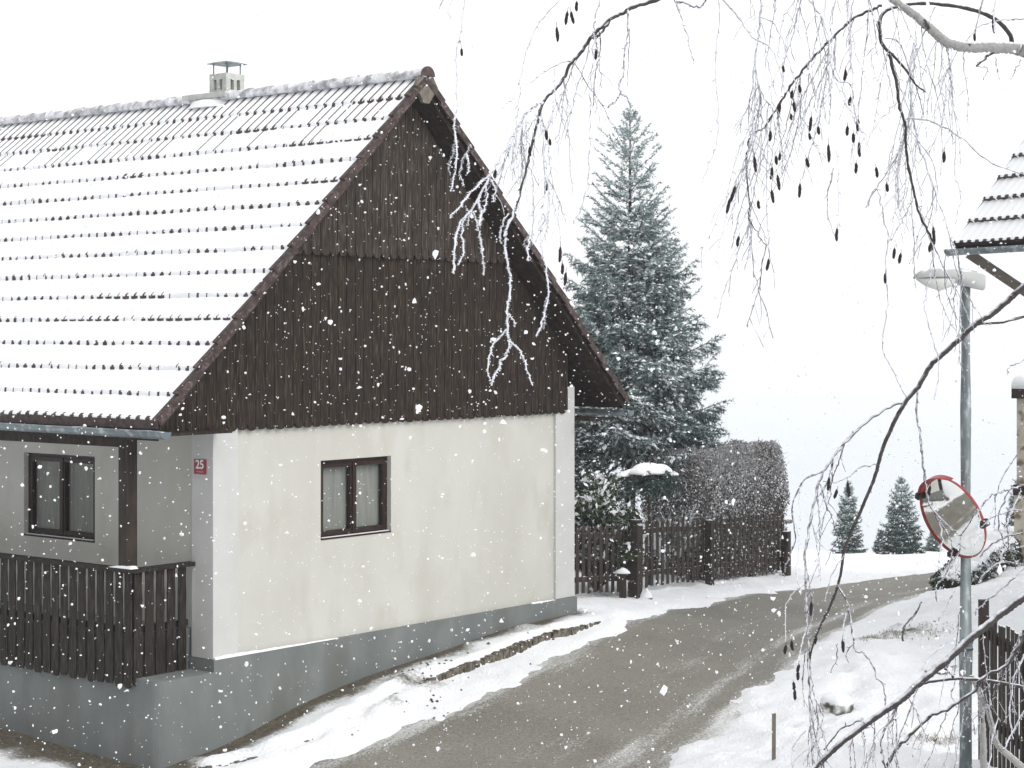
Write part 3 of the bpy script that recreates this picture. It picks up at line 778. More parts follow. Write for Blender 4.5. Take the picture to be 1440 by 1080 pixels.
# veranda: corner post and board railing
w = MB(); w.box((-.93, .33, 2.06), (-.79, .47, 3.50)); w.box((-.865, .345, 1.32), (-.80, .42, 2.019))
w.box((-.92, .471, 3.36), (-.80, LEN, 3.4995))
w.build('veranda_post', M['dark_wood'], cot)
rl = MB(); rr = random.Random(4)
def rail_board(o, ux, L_):
    """one shaped board with waisted edges"""
    ux = Vector(ux); n_ = Vector((-ux.y, ux.x, 0)) * .012; wd = .124 + rr.uniform(-.004, .004); z0, z1 = .80 + rr.uniform(-.02, .015), 2.02
    prof = [(0, z0 + .03), (.02, z0), (wd - .02, z0), (wd, z0 + .03), (wd, 1.25), (wd - .006, 1.45), (wd - .001, 1.75), (wd - .009, 1.90), (wd - .002, z1), (.002, z1), (.009, 1.90), (.001, 1.75), (.006, 1.45), (0, 1.25)]
    o = Vector(o) + n_ * rr.uniform(-.12, .12)
    rl.prism([o + ux * p + Vector((0, 0, q)) for p, q in prof], n_)
y = .315
rail_board((-.882, .30, 0), (0, 1, 0), 0)
while y < LEN - .2:
    y += .155; rail_board((-.882, y - .02, 0), (0, 1, 0), 0)
x = -.86
while x < -.13:
    rail_board((x, .302, 0), (1, 0, 0), 0); x += .155
railing = rl.build('railing', M['rail_wood'], cot)
tr = MB(); tr.box((-.945, .25, 2.0205), (-.83, LEN, 2.065)); tr.box((-.8295, .25, 2.0205), (-.037, .36, 2.065)); tr.box((-.86, .345, 1.36), (-.83, LEN, 1.43)); tr.box((-.82, .345, 1.36), (-.06, .36, 1.43))
tr.build('top_rail', M['rail_wood'], railing)
tr = MB(); tr.loft([[(-.94, yy, 2.0655), (-.84, yy, 2.0655), (-.85, yy, 2.0655 + h_), (-.93, yy, 2.0655 + h_)] for yy, h_ in [(.252, .004), (.27, .028), (.38, .03), (.50, .022), (.62, .004)]])
tr.build('rail_snow', M['roof_snow'], railing)

# red enamel number plate on the corner strip
sign = empty('house_number_sign', cot.matrix_basis @ Vector((0, 0, 0)))
sgn_loc = Vector((-3.267, 21.0, 0)) + E2 * .165 - E1 * .0365 + Vector((0, 0, 3.115))
sign.location = sgn_loc; sign.rotation_euler = (0, 0, math.atan2(.7780, .6282) - math.pi / 2)   # local x runs right along the wall face, local -y out of it
tag(sign, 'small red enamel number plate 25 on the pale corner of the cottage', 'sign')
mb = MB(); mb.box((-.098, -.012, -.082), (.098, 0, .082)); p_ = mb.build('plate', M['red_enamel'], sign)
bv = p_.modifiers.new('bevel', 'BEVEL'); bv.width = .008; bv.segments = 3
cu = bpy.data.curves.new('digits', 'FONT'); cu.body = '25'; cu.size = .135; cu.align_x = 'CENTER'; cu.align_y = 'CENTER'; cu.extrude = .0015; cu.offset = .003
to = bpy.data.objects.new('digits_source', cu); COL.objects.link(to)
me = bpy.data.meshes.new_from_object(to.evaluated_get(bpy.context.evaluated_depsgraph_get()))
bpy.data.objects.remove(to)
me.materials.clear(); me.materials.append(M['white_enamel'])
dg = link('digits', me, sign); dg.location = (0, -.014, .022); dg.rotation_euler = (R(90), 0, 0)
mb = MB()
for i in range(6): mb.box((-.052 + i * .018, -.0132, -.062), (-.052 + i * .018 + .011, -.0121, -.046))
mb.build('small_print', mat('faded_pink', (.55, .22, .26), rough=.4), sign)

# ------------------------------------------------------------------ conifers
def needles_on(pts_a, pts_b, dens, ln, wd, rs, up=.25):
    """needle triangles round the twigs a->b; returns verts (n*3,3)"""
    d = pts_b - pts_a; L_ = np.linalg.norm(d, axis=1)
    cnt = np.maximum(1, (L_ * dens).astype(int)); own = np.repeat(np.arange(len(L_)), cnt); k = len(own)
    t = rs.random(k)[:, None]; base = pts_a[own] + d[own] * t
    dirn = d[own] / np.maximum(L_[own], 1e-6)[:, None]
    r_ = rs.normal(size=(k, 3)); r_ -= (r_ * dirn).sum(1)[:, None] * dirn
    r_ /= np.linalg.norm(r_, axis=1)[:, None] + 1e-9; r_[:, 2] += up
    v = r_ * .8 + dirn * .75; v /= np.linalg.norm(v, axis=1)[:, None]
    side = np.cross(v, rs.normal(size=(k, 3))); side /= np.linalg.norm(side, axis=1)[:, None] + 1e-9
    le = ln * rs.uniform(.7, 1.25, k)[:, None]; w_ = wd * rs.uniform(.7, 1.3, k)[:, None]
    tri = np.stack([base - side * w_, base + side * w_, base + v * le], 1)
    return tri.reshape(-1, 3), own, v[:, 2]

def conifer(name, base, H, Rb, seed, nwhorl, per, dens, nl, nw, rime=.4, snow=.35, z0=.05, label='', group=None, shape=.85, lean=(0, 0), tips=True):
    rs = np.random.default_rng(seed); rd_ = random.Random(seed)
    root = empty(name, base)
    tag(root, label, 'spruce', group)
    tk = MB(); n_ = 14
    tk.tube([(lean[0] * (i / n_) ** 2, lean[1] * (i / n_) ** 2, H * i / n_ * .985) for i in range(n_ + 1)], [max(.004, H * .014 * (1 - i / n_) ** .9 + .003) for i in range(n_ + 1)], 7)
    A, B, bw = [], [], MB()
    Aax, Bax = [], []
    for wI in range(nwhorl):
        f = (wI + rd_.uniform(-.3, .3)) / nwhorl; f = min(max(f, 0), .955); h = H * (z0 + (1 - z0) * f)
        k = max(3, int(per * (1 - .58 * f) + rd_.uniform(-1, 1)))
        a0 = rd_.uniform(0, 6.28)
        for j in range(k):
            az = a0 + 6.283 * j / k + rd_.uniform(-.35, .35)
            L_ = Rb * (1 - f) ** shape * rd_.uniform(.72, 1.12) + .035 * H * .3 * (1 - f * .6)
            rise0 = (-.20 if H > 5 else -.28) + 1.0 * f + rd_.uniform(-.12, .12)            # low boughs droop, top ones reach up
            curl = .22 + rd_.uniform(-.08, .1)
            bx_, by_ = lean[0] * (h / H) ** 2, lean[1] * (h / H) ** 2
            m_ = max(4, int(L_ / (.11 if H > 5 else .09)))
            pts = []
            for i in range(m_ + 1):
                s_ = i / m_; r_ = L_ * s_ * .97
                pts.append(np.array([bx_ + math.cos(az + .12 * math.sin(s_ * 3 + wI)) * r_, by_ + math.sin(az + .12 * math.sin(s_ * 3 + wI)) * r_, h + L_ * (rise0 * s_ + curl * s_ * s_)]))
            pts = np.array(pts)
            if L_ > .35: bw.tube(pts, [max(.003, .012 * L_ * (1 - i / (m_ + .5)) + .002) for i in range(m_ + 1)], 4)
            for i in range(m_):
                if i / m_ > .08: A.append(pts[i]); B.append(pts[i + 1])
            fw = np.array([math.cos(az), math.sin(az), 0]); sd_ = np.array([-fw[1], fw[0], 0])
            for i in range(1, m_ + 1):
                s_ = i / m_
                tl = L_ * (.42 * (1 - s_) ** .8 + .10) * rd_.uniform(.7, 1.15)
                for sg in (-1, 1):
                    if rd_.random() < .08: continue
                    v = fw * .62 + sd_ * sg * rd_.uniform(.6, .95) + np.array([0, 0, rise0 * .5 + rd_.uniform(-.32, .10)])
                    v /= np.linalg.norm(v); p0 = pts[i]; p1 = p0 + v * tl
                    A.append(p0); B.append(p1)
                    if tl > .22:
                        for q in (.4, .65, .85):
                            for s2 in (-1, 1):
                                v2 = v + sd_ * s2 * .55 + fw * .4 * s2 * sg + np.array([0, 0, rd_.uniform(-.35, .05)]); v2 /= np.linalg.norm(v2)
                                A.append(p0 + v * tl * q); B.append(p0 + v * tl * q + v2 * tl * .42)
    # bare leader and long young shoots standing out of the crown
    if H > 5:
        for i in range(11):
            zz = H * (.945 + .05 * i / 11); az = i * 2.4; l_ = .26 * (1 - i / 14)
            A.append(np.array([0, 0, zz])); B.append(np.array([math.cos(az) * l_ * .75, math.sin(az) * l_ * .75, zz + l_ * .55]))
        for i in range(70):
            f = rd_.uniform(.15, .9); az = rd_.uniform(0, 6.28); h = H * (z0 + (1 - z0) * f); r_ = Rb * (1 - f) ** shape * .86 + .06; l_ = rd_.uniform(.15, .34)
            p = np.array([math.cos(az) * r_, math.sin(az) * r_, h + r_ * (-.1 + .95 * f)]); A.append(p); B.append(p + np.array([math.cos(az) * l_ * .8, math.sin(az) * l_ * .8, l_ * rd_.uniform(.2, .8)]))
    A.append(np.array([lean[0], lean[1], H * .93])); B.append(np.array([lean[0], lean[1], H]))
    A, B = np.array(A), np.array(B)
    V, own, upz = needles_on(A, B, dens, nl, nw, rs)
    hz = (A[own][:, 2] / H)
    pat = fbm(A[own][:, 0] * 2.2 + A[own][:, 2] * 1.1, A[own][:, 1] * 2.2 + A[own][:, 2] * 1.7, 3)
    rm = rs.random(len(own)) < np.clip(rime + .35 * upz + .75 * (hz - .5) + .5 * pat, .02, .97)
    T = np.arange(len(V)).reshape(-1, 3)
    trunk = tk.build('trunk', M['spruce_trunk'], root)
    bw.build('bough', M['spruce_trunk'], trunk)
    crown = np_mesh('crown', V, T, [M['needle'], M['needle_rimed']], rm.astype(int), parent=root)
    # snow cushions along the upper sides of the sprays
    Ls = np.linalg.norm(B - A, axis=1)
    pat2 = fbm(A[:, 0] * 1.6 + 5, A[:, 2] * 1.9 + A[:, 1], 3)
    pick = np.where((rs.random(len(A)) < np.clip(snow + 1.0 * pat2, 0, .9)) & (Ls > .04))[0]
    SV, SF = [], []
    for i in pick:
        a, b_ = A[i], B[i]; d = (b_ - a); L_ = np.linalg.norm(d); d /= L_
        sd_ = np.cross(d, [0, 0, 1.0]); sd_ /= np.linalg.norm(sd_) + 1e-9
        w_ = nl * rs.uniform(.35, .75); hh = nl * rs.uniform(.25, .5); st, en = rs.uniform(.0, .4), rs.uniform(.6, 1.0)
        p0, p1 = a + d * L_ * st, a + d * L_ * en; pm = (p0 + p1) / 2 + sd_ * w_ * rs.uniform(-.4, .4)
        o = len(SV); z_ = np.array([0, 0, nl * .18])
        SV += [p0 + z_, pm - sd_ * w_ + z_, p1 + z_, pm + sd_ * w_ + z_, pm + z_ + np.array([0, 0, hh])]
        SF += [(o, o + 1, o + 4), (o + 1, o + 2, o + 4), (o + 2, o + 3, o + 4), (o + 3, o, o + 4), (o, o + 3, o + 1), (o + 3, o + 2, o + 1)]
    if SV: np_mesh('snow_clumps', SV, SF, M['needle_snow'], parent=crown)
    return root

sp = P(886, 820, 32.6)
conifer('spruce', (sp.x, sp.y, surf(sp.x, sp.y)), HC + (HOR - 146) / F * 32.6 - surf(sp.x, sp.y), 1.76, 21, 33, 9, 95, .070, .0082, rime=.70, snow=.50, z0=.27, shape=1.0,
        label='tall rimed spruce rising behind the picket fence beside the house', lean=(.0, .0))
for px, py, Y, hpx, rpx, sd_, lab in ((1193, 781, 54, 101, 25, 31, 'slimmest of the small spruces, narrow and loose, on the snowy field edge'),
                                      (1268, 781, 54, 108, 36, 32, 'small full spruce between the slim spruce and the traffic mirror'),
                                      (1312, 780, 62, 38, 16, 33, 'tiny pale spruce beside the traffic mirror rim'),
                                      (1240, 780, 57, 30, 14, 36, 'knee high spruce tucked between the slim and the full small spruce'),
                                      (1430, 803, 33.5, 128, 32, 34, 'dark conifer standing above the low clipped hedge')):
    q = P(px, py, Y)
    conifer('small_spruce', (q.x, Y, surf(q.x, Y) - .05), hpx * Y / F + .05, rpx * Y / F, sd_, 18, 10, 100 if Y > 40 else 90, .085 if Y > 40 else .06, .013 if Y > 40 else .009, rime=.36, snow=.42, z0=.02,
            label=lab, group='small spruces on the field edge' if Y > 40 else None, shape=.8)

q = P(826, 815, 31.6)
conifer('yew', (q.x, q.y, surf(q.x, q.y)), 2.75, .95, 39, 16, 11, 110, .06, .009, rime=.10, snow=.12, z0=.03, label='dark low yew between the house corner and the tall spruce', shape=.6)
# ------------------------------------------------------------------ leafy things
def leaf_cloud(pts, nrm, size, rs, mats, white_p, parent, name, aspect=.5):
    k = len(pts); r_ = rs.normal(size=(k, 3)); r_ /= np.linalg.norm(r_, axis=1)[:, None]
    u = np.cross(r_, nrm + rs.normal(size=(k, 3)) * .5); u /= np.linalg.norm(u, axis=1)[:, None] + 1e-9
    v = np.cross(u, r_); s_ = size * rs.uniform(.55, 1.3, k)[:, None]
    V = np.stack([pts - u * s_, pts + v * s_ * aspect, pts + u * s_, pts - v * s_ * aspect], 1).reshape(-1, 3)
    return np_mesh(name, V, np.arange(4 * k).reshape(-1, 4), mats, (rs.random(k) < white_p).astype(int), parent=parent)

# tall clipped hedge behind the fence: twiggy, brown grey, rimed on top
FD = np.array([.520, .854]); FN = np.array([.854, -.520])            # along the fence, towards the road
hb = P(1100, 812, 33.3); hbz = .40
def hedge(name, o, d, n_, L_, Wd, H, k, size, seed, label, cat, white=(.12, .75), tmats=('hedge_leaf', 'hedge_rime'), snowcap=0.0, sticks=900, group=None, taper=0.0):
    rs = np.random.default_rng(seed)
    root = empty(name, o); tag(root, label, cat, group)
    s_, t, u = rs.random(k), rs.random(k) * 2 - 1, rs.random(k)
    # push most leaves to the shell
    face = rs.random(k); sh = 1 - np.abs(rs.normal(0, .10, k)); q = rs.integers(0, 5, k)
    t = np.where(q <= 1, np.sign(t) * sh, t); u = np.where(q == 2, sh, u); s_ = np.where(q == 3, 1 - (1 - sh) * .5, np.where(q == 4, (1 - sh) * .5, s_))
    # rounded shoulders and a wavy face
    wob = 1 + .16 * fbm(s_ * L_ * 2.2 + seed, u * H * 2.2, 4)
    shr = np.sqrt(np.clip(1 - np.clip((u - .80) / .32, 0, 1) ** 2, 0, 1)); shs = np.clip(1 - np.clip((np.abs(s_ * 2 - 1) - .9) / .5, 0, 1), .8, 1)
    off = t * Wd / 2 * wob * shr
    uu = u * H * (1 + .045 * fbm(s_ * L_ * 3 + 9, t * 2, 3)) * (1 - .06 * np.clip((np.abs(s_ * 2 - 1) - .82) / .18, 0, 1) ** 2)
    pts = np.stack([d[0] * s_ * L_ + n_[0] * off, d[1] * s_ * L_ + n_[1] * off, uu], -1) + rs.normal(0, size * .5, (k, 3))
    if taper: tp = np.clip(.30 + .7 * s_ / taper, 0, 1); pts[:, 2] *= tp; white = (white[0], white[1])
    cz_ = fbm(s_ * L_ * 1.5 + 3, u * H * 2.0, 3)
    pw = np.clip(white[0] + (white[1] - white[0]) * sstep(.2, 1.0, u) + .9 * cz_ * .6, .01, .95)
    nv = np.stack([n_[0] * np.sign(t), n_[1] * np.sign(t), np.full(k, .4)], -1)
    leaf_cloud(pts, nv, size, rs, [M[tmats[0]], M[tmats[1]]], pw, root, 'foliage')
    tw_ = MB(); rd_ = random.Random(seed)
    for i in range(sticks):
        a = rd_.random(); tt = rd_.uniform(-.95, .95); h_ = rd_.uniform(.05, .98)
        p = Vector((d[0] * a * L_ + n_[0] * tt * Wd / 2, d[1] * a * L_ + n_[1] * tt * Wd / 2, h_ * H * (min(1, .30 + .7 * a / taper) if taper else 1)))
        v = Vector((rd_.gauss(0, .5) + n_[0] * tt, rd_.gauss(0, .5) + n_[1] * tt, rd_.uniform(.1, 1.2))).normalized() * rd_.uniform(.12, .34)
        tw_.tube([p, p + v * .5 + Vector((0, 0, -.01)), p + v], [.006, .004, .002], 3)
    tw_.build('foliage_stems', M['twig'], root)
    if snowcap:
        sv = MB(); rings = []; kk = int(L_ / .07)
        for i in range(kk + 1):
            a = i / kk; TP = min(1, .30 + .7 * a / taper) if taper else 1; hh = H * TP + snowcap * (.5 + .8 * rd_.random()) * min(1, 6 * a, 6 * (1 - a)) ; ww = Wd * .5 * (.75 + .3 * rd_.random())
            c_ = Vector((d[0] * a * L_, d[1] * a * L_, 0)); nn = Vector((n_[0], n_[1], 0))
            rings.append([c_ + nn * ww + Vector((0, 0, (H * .95 - .05 * rd_.random() - (.16 if a < taper * .7 else 0)) * TP)), c_ + nn * ww * .6 + Vector((0, 0, hh - .02)), c_ - nn * ww * .5 + Vector((0, 0, hh)), c_ - nn * ww + Vector((0, 0, H * .95 * TP))])
        sv.loft(rings); sv.build('snow_cap', M['snow'], root)
    return root
ho = np.array([hb.x, hb.y]) + FN * -.62 - FD * 3.0
hedge('clipped_hedge', (ho[0], ho[1], gz(*ho) - .12), FD, FN, 3.35, 1.15, 2.22, 90000, .021, 41, 'tall clipped brown hedge with rimed top behind the picket fence', 'hedge', white=(.10, .80))
lo0 = P(1340, 836, 30.3); lo1 = P(1475, 796, 33.0)
ld = np.array([lo1.x - lo0.x, lo1.y - lo0.y]); lL = np.linalg.norm(ld); ld /= lL
hedge('low_hedge', (lo0.x, lo0.y, surf(lo0.x, lo0.y) - .06), ld, np.array([ld[1], -ld[0]]), lL, .75, .72, 17000, .040, 43, 'low dark clipped hedge under a strip of snow at the road bend', 'hedge', white=(.03, .35),
      tmats=('leaf_green', 'needle_snow'), snowcap=.10, sticks=250, taper=.38)

# evergreen shrub with snow on its leaf rosettes, by the corner of the house
def shrub(name, o, rx, ry, rz_, k, size, seed, label, cat, white=.35, flat=0.0, trunk_h=0.0):
    rs = np.random.default_rng(seed); root = empty(name, o); tag(root, label, cat)
    nb = 70; cen = rs.normal(size=(nb, 3)); cen /= np.linalg.norm(cen, axis=1)[:, None]; cen *= (rs.random(nb) ** .4)[:, None] * np.array([rx, ry, rz_])
    cen[:, 2] += trunk_h + rz_ * (.9 if not flat else .3)
    own = rs.integers(0, nb, k); r_ = rs.normal(size=(k, 3)) * np.array([1, 1, .6]) * (.10 + .04 * rx)
    pts = cen[own] + r_; pts[:, 2] = np.where(pts[:, 2] < .5, 1.0 + pts[:, 2] * .5, pts[:, 2])
    pw = np.clip(white + .9 * (r_[:, 2] / (.12 + .04 * rx)) * .5 + .35 * (pts[:, 2] - trunk_h) / (2 * rz_) - .15, 0, .92)
    leaf_cloud(pts, r_ + np.array([0, 0, .05]), size, rs, [M['leaf_green'], M['needle_snow']], pw, root, 'foliage', .42)
    st = MB()
    for c in cen: st.tube([(0, 0, trunk_h * .8), tuple(c * np.array([.5, .5, .5]) + np.array([0, 0, trunk_h * .45])), tuple(c)], [.016, .010, .004], 4)
    st.build('foliage_stems', M['trunk'], root)
    return root
q = P(838, 830, 28.6); shrub('evergreen_shrub', (q.x, q.y, surf(q.x, q.y)), .58, .55, .92, 7000, .055, 51, 'bushy evergreen shrub with snowy leaves behind the fence beside the house wall', 'shrub', white=.16)
# a small grafted conifer: thin stem with a flat drooping head carrying a cushion of snow
q = P(914, 812, 29.75); t_o = (q.x, q.y, surf(q.x, q.y))
um = empty('weeping_conifer', t_o); tag(um, 'small umbrella shaped conifer with snow cushion on top behind the fence', 'tree')
mb = MB(); mb.tube([(0, 0, 0), (.02, 0, .6), (-.02, .02, 1.2), (0, 0, 1.72)], [.035, .03, .026, .02], 7); mb.build('trunk', M['trunk'], um)
rs = np.random.default_rng(61); A, B = [], []
for i in range(110):
    az = rs.uniform(0, 6.28); r_ = .48 * rs.uniform(.35, 1.05); p = np.array([0, 0, 1.70]); c = np.array([math.cos(az), math.sin(az), 0])
    z1 = 1.70 + .10 * rs.random(); dr_ = rs.uniform(.10, .42)
    mid = c * r_ * .6 + np.array([0, 0, z1]); end = c * r_ + np.array([0, 0, z1 - dr_])
    for a, b_ in ((p, mid), (mid, (mid + end) / 2 + c * .04), ((mid + end) / 2 + c * .04, end)):
        A.append(a); B.append(b_)
        for _ in range(3):
            t = rs.random(); s0 = a + (b_ - a) * t; A.append(s0); B.append(s0 + rs.normal(size=3) * np.array([.08, .08, .05]) + np.array([0, 0, -.04]))
V, own, upz = needles_on(np.array(A), np.array(B), 120, .05, .006, rs, up=0)
np_mesh('crown', V, np.arange(len(V)).reshape(-1, 3), [M['needle'], M['needle_rimed']], (rs.random(len(own)) < .12).astype(int), parent=um)
def blob(mb, c, r_, seed, n_=12, m_=6, dome=True):
    rd_ = random.Random(seed); rings = []
    ph = [rd_.uniform(0, 6.28) for _ in range(4)]
    for i in range(m_ + 1):
        f = i / m_; rr_ = math.cos(f * math.pi / 2 * .97) ; z_ = math.sin(f * math.pi / 2)
        rings.append([(c[0] + r_[0] * rr_ * math.cos(a) * (1 + .10 * math.sin(3 * a + ph[0]) + .06 * math.sin(5 * a + ph[1])), c[1] + r_[1] * rr_ * math.sin(a) * (1 + .10 * math.sin(3 * a + ph[0]) + .06 * math.sin(5 * a + ph[1])), c[2] + r_[2] * z_ * (1 + .15 * math.sin(2 * a + ph[2]))) for a in [6.2832 * k / n_ for k in range(n_)]])
    mb.loft(rings)
mb = MB()
for i, (x, y, r_, h_) in enumerate(((.0, -.05, .30, .14), (.24, .0, .20, .07), (-.10, -.1, .24, .12), (-.40, 0, .13, .06), (.13, .12, .26, .13), (-.22, .1, .22, .08))): blob(mb, (x, y, 1.74 - .14 * abs(x)), (r_, r_, h_), 70 + i)
mb.build('crown_snow', M['roof_snow'], um, smooth=True)
# rimed bare bush seen through the gap under it
q = P(944, 800, 31.3); bbl = (q.x, q.y, surf(q.x, q.y))
mb = MB(); rd_ = random.Random(8)
def spray(mb, p, v, L_, r_, depth, rd_):
    n_ = 5; pts = [p]
    for i in range(n_):
        v = (v + Vector((rd_.gauss(0, .16), rd_.gauss(0, .16), rd_.gauss(.02, .12)))).normalized(); pts.append(pts[-1] + v * L_ / n_)
    mb.tube(pts, [r_ * (1 - .7 * i / n_) for i in range(n_ + 1)], 4)
    if depth:
        for i in range(2, n_ + 1):
            for _ in range(2): spray(mb, pts[i], (v + Vector((rd_.gauss(0, .6), rd_.gauss(0, .6), rd_.gauss(.0, .4)))).normalized(), L_ * .45, r_ * .6, depth - 1, rd_)
for i in range(16):
    a = rd_.uniform(0, 6.28); spray(mb, Vector((math.cos(a) * .1, math.sin(a) * .1, 0)), Vector((math.cos(a) * .6, math.sin(a) * .6, 1)).normalized(), rd_.uniform(.6, 1.05), .014, 2, rd_)
bbm = mb.build('bare_bush', M['rime'], None, loc=tuple(bbl)); tag(bbm, 'leafless white rimed bush between the umbrella conifer and the brown hedge', 'shrub')

# ------------------------------------------------------------------ picket fences
def picket_panel(mb, p0, d, n_, L_, h, pitch, wd, thick, zf, rd_, pointed=True, z_lo=.06):
    x = 0
    while x + wd <= L_ + .001:
        hh = h + rd_.uniform(-.025, .02); o = Vector((p0[0] + d[0] * x, p0[1] + d[1] * x, 0)); D = Vector((d[0], d[1], 0)); z0 = zf(x) + z_lo; z1 = zf(x) + hh
        pr = [(0, z0), (wd, z0), (wd, z1 - wd * .5), (wd * .5, z1), (0, z1 - wd * .5)] if pointed else [(0, z0), (wd, z0), (wd, z1), (0, z1)]
        tilt = rd_.uniform(-.012, .012)
        mb.prism([o + D * (a + tilt * (b_ - z0)) + Vector((0, 0, b_)) for a, b_ in pr], Vector((n_[0], n_[1], 0)) * thick)
        x += pitch
fs = P(808, 848, 27.0); fe = P(1102, 812, 33.3); f0 = np.array([fs.x, fs.y]); fl = float(np.linalg.norm([fe.x - fs.x, fe.y - fs.y]))
fz = lambda x: surf(*(f0 + FD * x)) + .01
gate_w = 1.62
rd_ = random.Random(13)
def fence_run(name, label, cat, x0, x1, posts, h):
    o = f0 + FD * x0
    root = empty(name, (o[0], o[1], fz(x0))); tag(root, label, cat)
    loc = Vector(root.location)
    mb = MB(); picket_panel(mb, (0, 0), FD, FN, x1 - x0, h, .176, .090, .008, lambda x: fz(x0 + x) - loc.z, rd_)
    mb.build('pickets', M['fence_wood'], root)
    for zz in (.22, h - .20):
        rb = MB(); k = 8
        for i in range(k):
            xa, xb = (x1 - x0) * i / k, (x1 - x0) * (i + 1) / k
            a = Vector((FD[0] * xa, FD[1] * xa, fz(x0 + xa) - loc.z + zz)); b_ = Vector((FD[0] * xb, FD[1] * xb, fz(x0 + xb) - loc.z + zz))
            rb.obox(a - Vector((FN[0], FN[1], 0)) * .052, b_ - a, Vector((FN[0], FN[1], 0)) * .050, (0, 0, .075))
        rb.build('rail', M['fence_wood'], root)
    for x, s_, hh in posts:
        pb = MB(); c_ = FD * x; zz = fz(x0 + x) - loc.z
        D, N_ = Vector((FD[0], FD[1], 0)), Vector((FN[0], FN[1], 0)); b_ = Vector((c_[0], c_[1], zz - .2)) + N_ * .03 - D * s_ / 2
        pb.obox(b_, D * s_, N_ * s_, (0, 0, hh + .2)); pb.build('post', M['fence_wood'], root)
    return root
fence_run('garden_gate', 'dark picket gate section between the house corner and the thick post', 'gate', .02, gate_w - .08, [], 1.04)
fence_run('picket_fence', 'dark wooden picket fence running from thick post past the tall hedge', 'fence', gate_w, fl, [(.0, .16, 1.12), (2.6, .11, 1.0), (fl - gate_w - .1, .12, .75)], 1.06)
# squared post with a cap of snow just in front of the gate
o = f0 + FD * 1.14 + FN * .16; gpo = empty('gate_post', (o[0], o[1], surf(*o))); tag(gpo, 'short squared post with snow cap at the gate beside the thick post', 'post')
mb = MB(); mb.obox((-.05, -.05, -.1), (.10, 0, 0), (0, .10, 0), (0, 0, .46)); mb.build('shaft', M['dark_wood'], gpo)
mb = MB(); blob(mb, (0, 0, .3605), (.11, .11, .07), 5); mb.build('snow_cap', M['roof_snow'], gpo, smooth=True)
o = f0 + FD * 1.72 + FN * .22; stn = MB(); blob(stn, (0, 0, -.03), (.13, .11, .13), 6); s_ = stn.build('foot_stone', M['stone'], None, smooth=True, loc=(o[0], o[1], surf(*o))); tag(s_, 'brown stone lying at the foot of the thick fence post', 'stone')
# pale pole lying against the hedge end, and a dark stub post by the road
o0, o1 = P(1074, 738, 33.0), P(1112, 733, 33.9)
mb = MB(); mb.tube([o0, (o0 + o1) / 2 + Vector((0, 0, .015)), o1], [.045, .045, .04], 8); pp = mb.build('rail_pole', M['pale_wood'], None)
tag(pp, 'pale round pole tied across the end of the tall brown hedge', 'pole')
o = P(1104, 818, 33.0); mb = MB(); mb.tube([(0, 0, -.1), (0, 0, .3), (.01, 0, .52)], [.05, .05, .045], 8)
sp_ = mb.build('stub_post', M['dark_wood'], None, loc=(o.x, o.y, surf(o.x, o.y))); tag(sp_, 'short dark post standing in the snow at the hedge end', 'post')

# dark board fence at the right, running towards the viewer
q0, q1 = P(1384, 1000, 18.6), P(1520, 1000, 15.2)
bd = np.array([q1.x - q0.x, q1.y - q0.y]); bL = np.linalg.norm(bd); bd /= bL; bn = np.array([-bd[1], bd[0]]) * -1
bz = gz(q0.x, q0.y)
fr = empty('board_fence', (q0.x, q0.y, bz)); tag(fr, 'dark weathered board fence with snowy rails beyond the lamp post', 'fence')
mb = MB(); rd_ = random.Random(3); zt0 = HC - (858 - HOR) / F * 18.6 - bz
picket_panel(mb, (.14 * bd[0], .14 * bd[1]), bd, bn, bL, zt0 - .02, .165, .09, .014, lambda x: 0.0, rd_, pointed=False, z_lo=-.1)
mb.build('pickets', M['fence_wood'], fr)
for zz in (zt0 - .26, .5):
    mb = MB(); mb.obox(Vector((0, 0, zz)) - Vector((bn[0], bn[1], 0)) * .065, Vector((bd[0] * bL, bd[1] * bL, 0)), Vector((bn[0], bn[1], 0)) * .06, (0, 0, .09)); mb.build('rail', M['fence_wood'], fr)
    mb = MB(); mb.obox(Vector((0, 0, zz + .0905)) - Vector((bn[0], bn[1], 0)) * .062, Vector((bd[0] * bL, bd[1] * bL, 0)), Vector((bn[0], bn[1], 0)) * .052, (0, 0, .03)); mb.build('rail_snow', M['roof_snow'], fr)
mb = MB(); mb.obox((-.05, -.05, -.2), (.085, 0, 0), (0, .085, 0), (0, 0, zt0 + .30)); mb.build('post', M['dark_wood'], fr)
for x in (1.6, 3.2):
    mb = MB(); mb.obox((bd[0] * x, bd[1] * x, -.2), (.09, 0, 0), (0, .09, 0), (0, 0, zt0 + .24)); mb.build('post', M['dark_wood'], fr)

# ------------------------------------------------------------------ street lamp, mirror
lp = P(1358, 1000, 18.0); lz = surf(lp.x, lp.y); lam = empty('street_lamp', (lp.x, lp.y, lz))
tag(lam, 'grey steel street lamp post with snowy lamp head on top', 'street lamp')
topz = HC + (HOR - 398) / F * 18.0 - lz
mb = MB(); zz = [-.3, 1.2, 1.205, topz - 1.2, topz]; mb.tube([(0, 0, q) for q in zz], [.068, .066, .058, .052, .045], 16); mb.build('pole', M['steel'], lam, smooth=True)
mb = MB(); mb.tube([(0, 0, 1.17), (0, 0, 1.23)], [.073, .073], 16); mb.build('collar', M['steel'], lam, smooth=True)
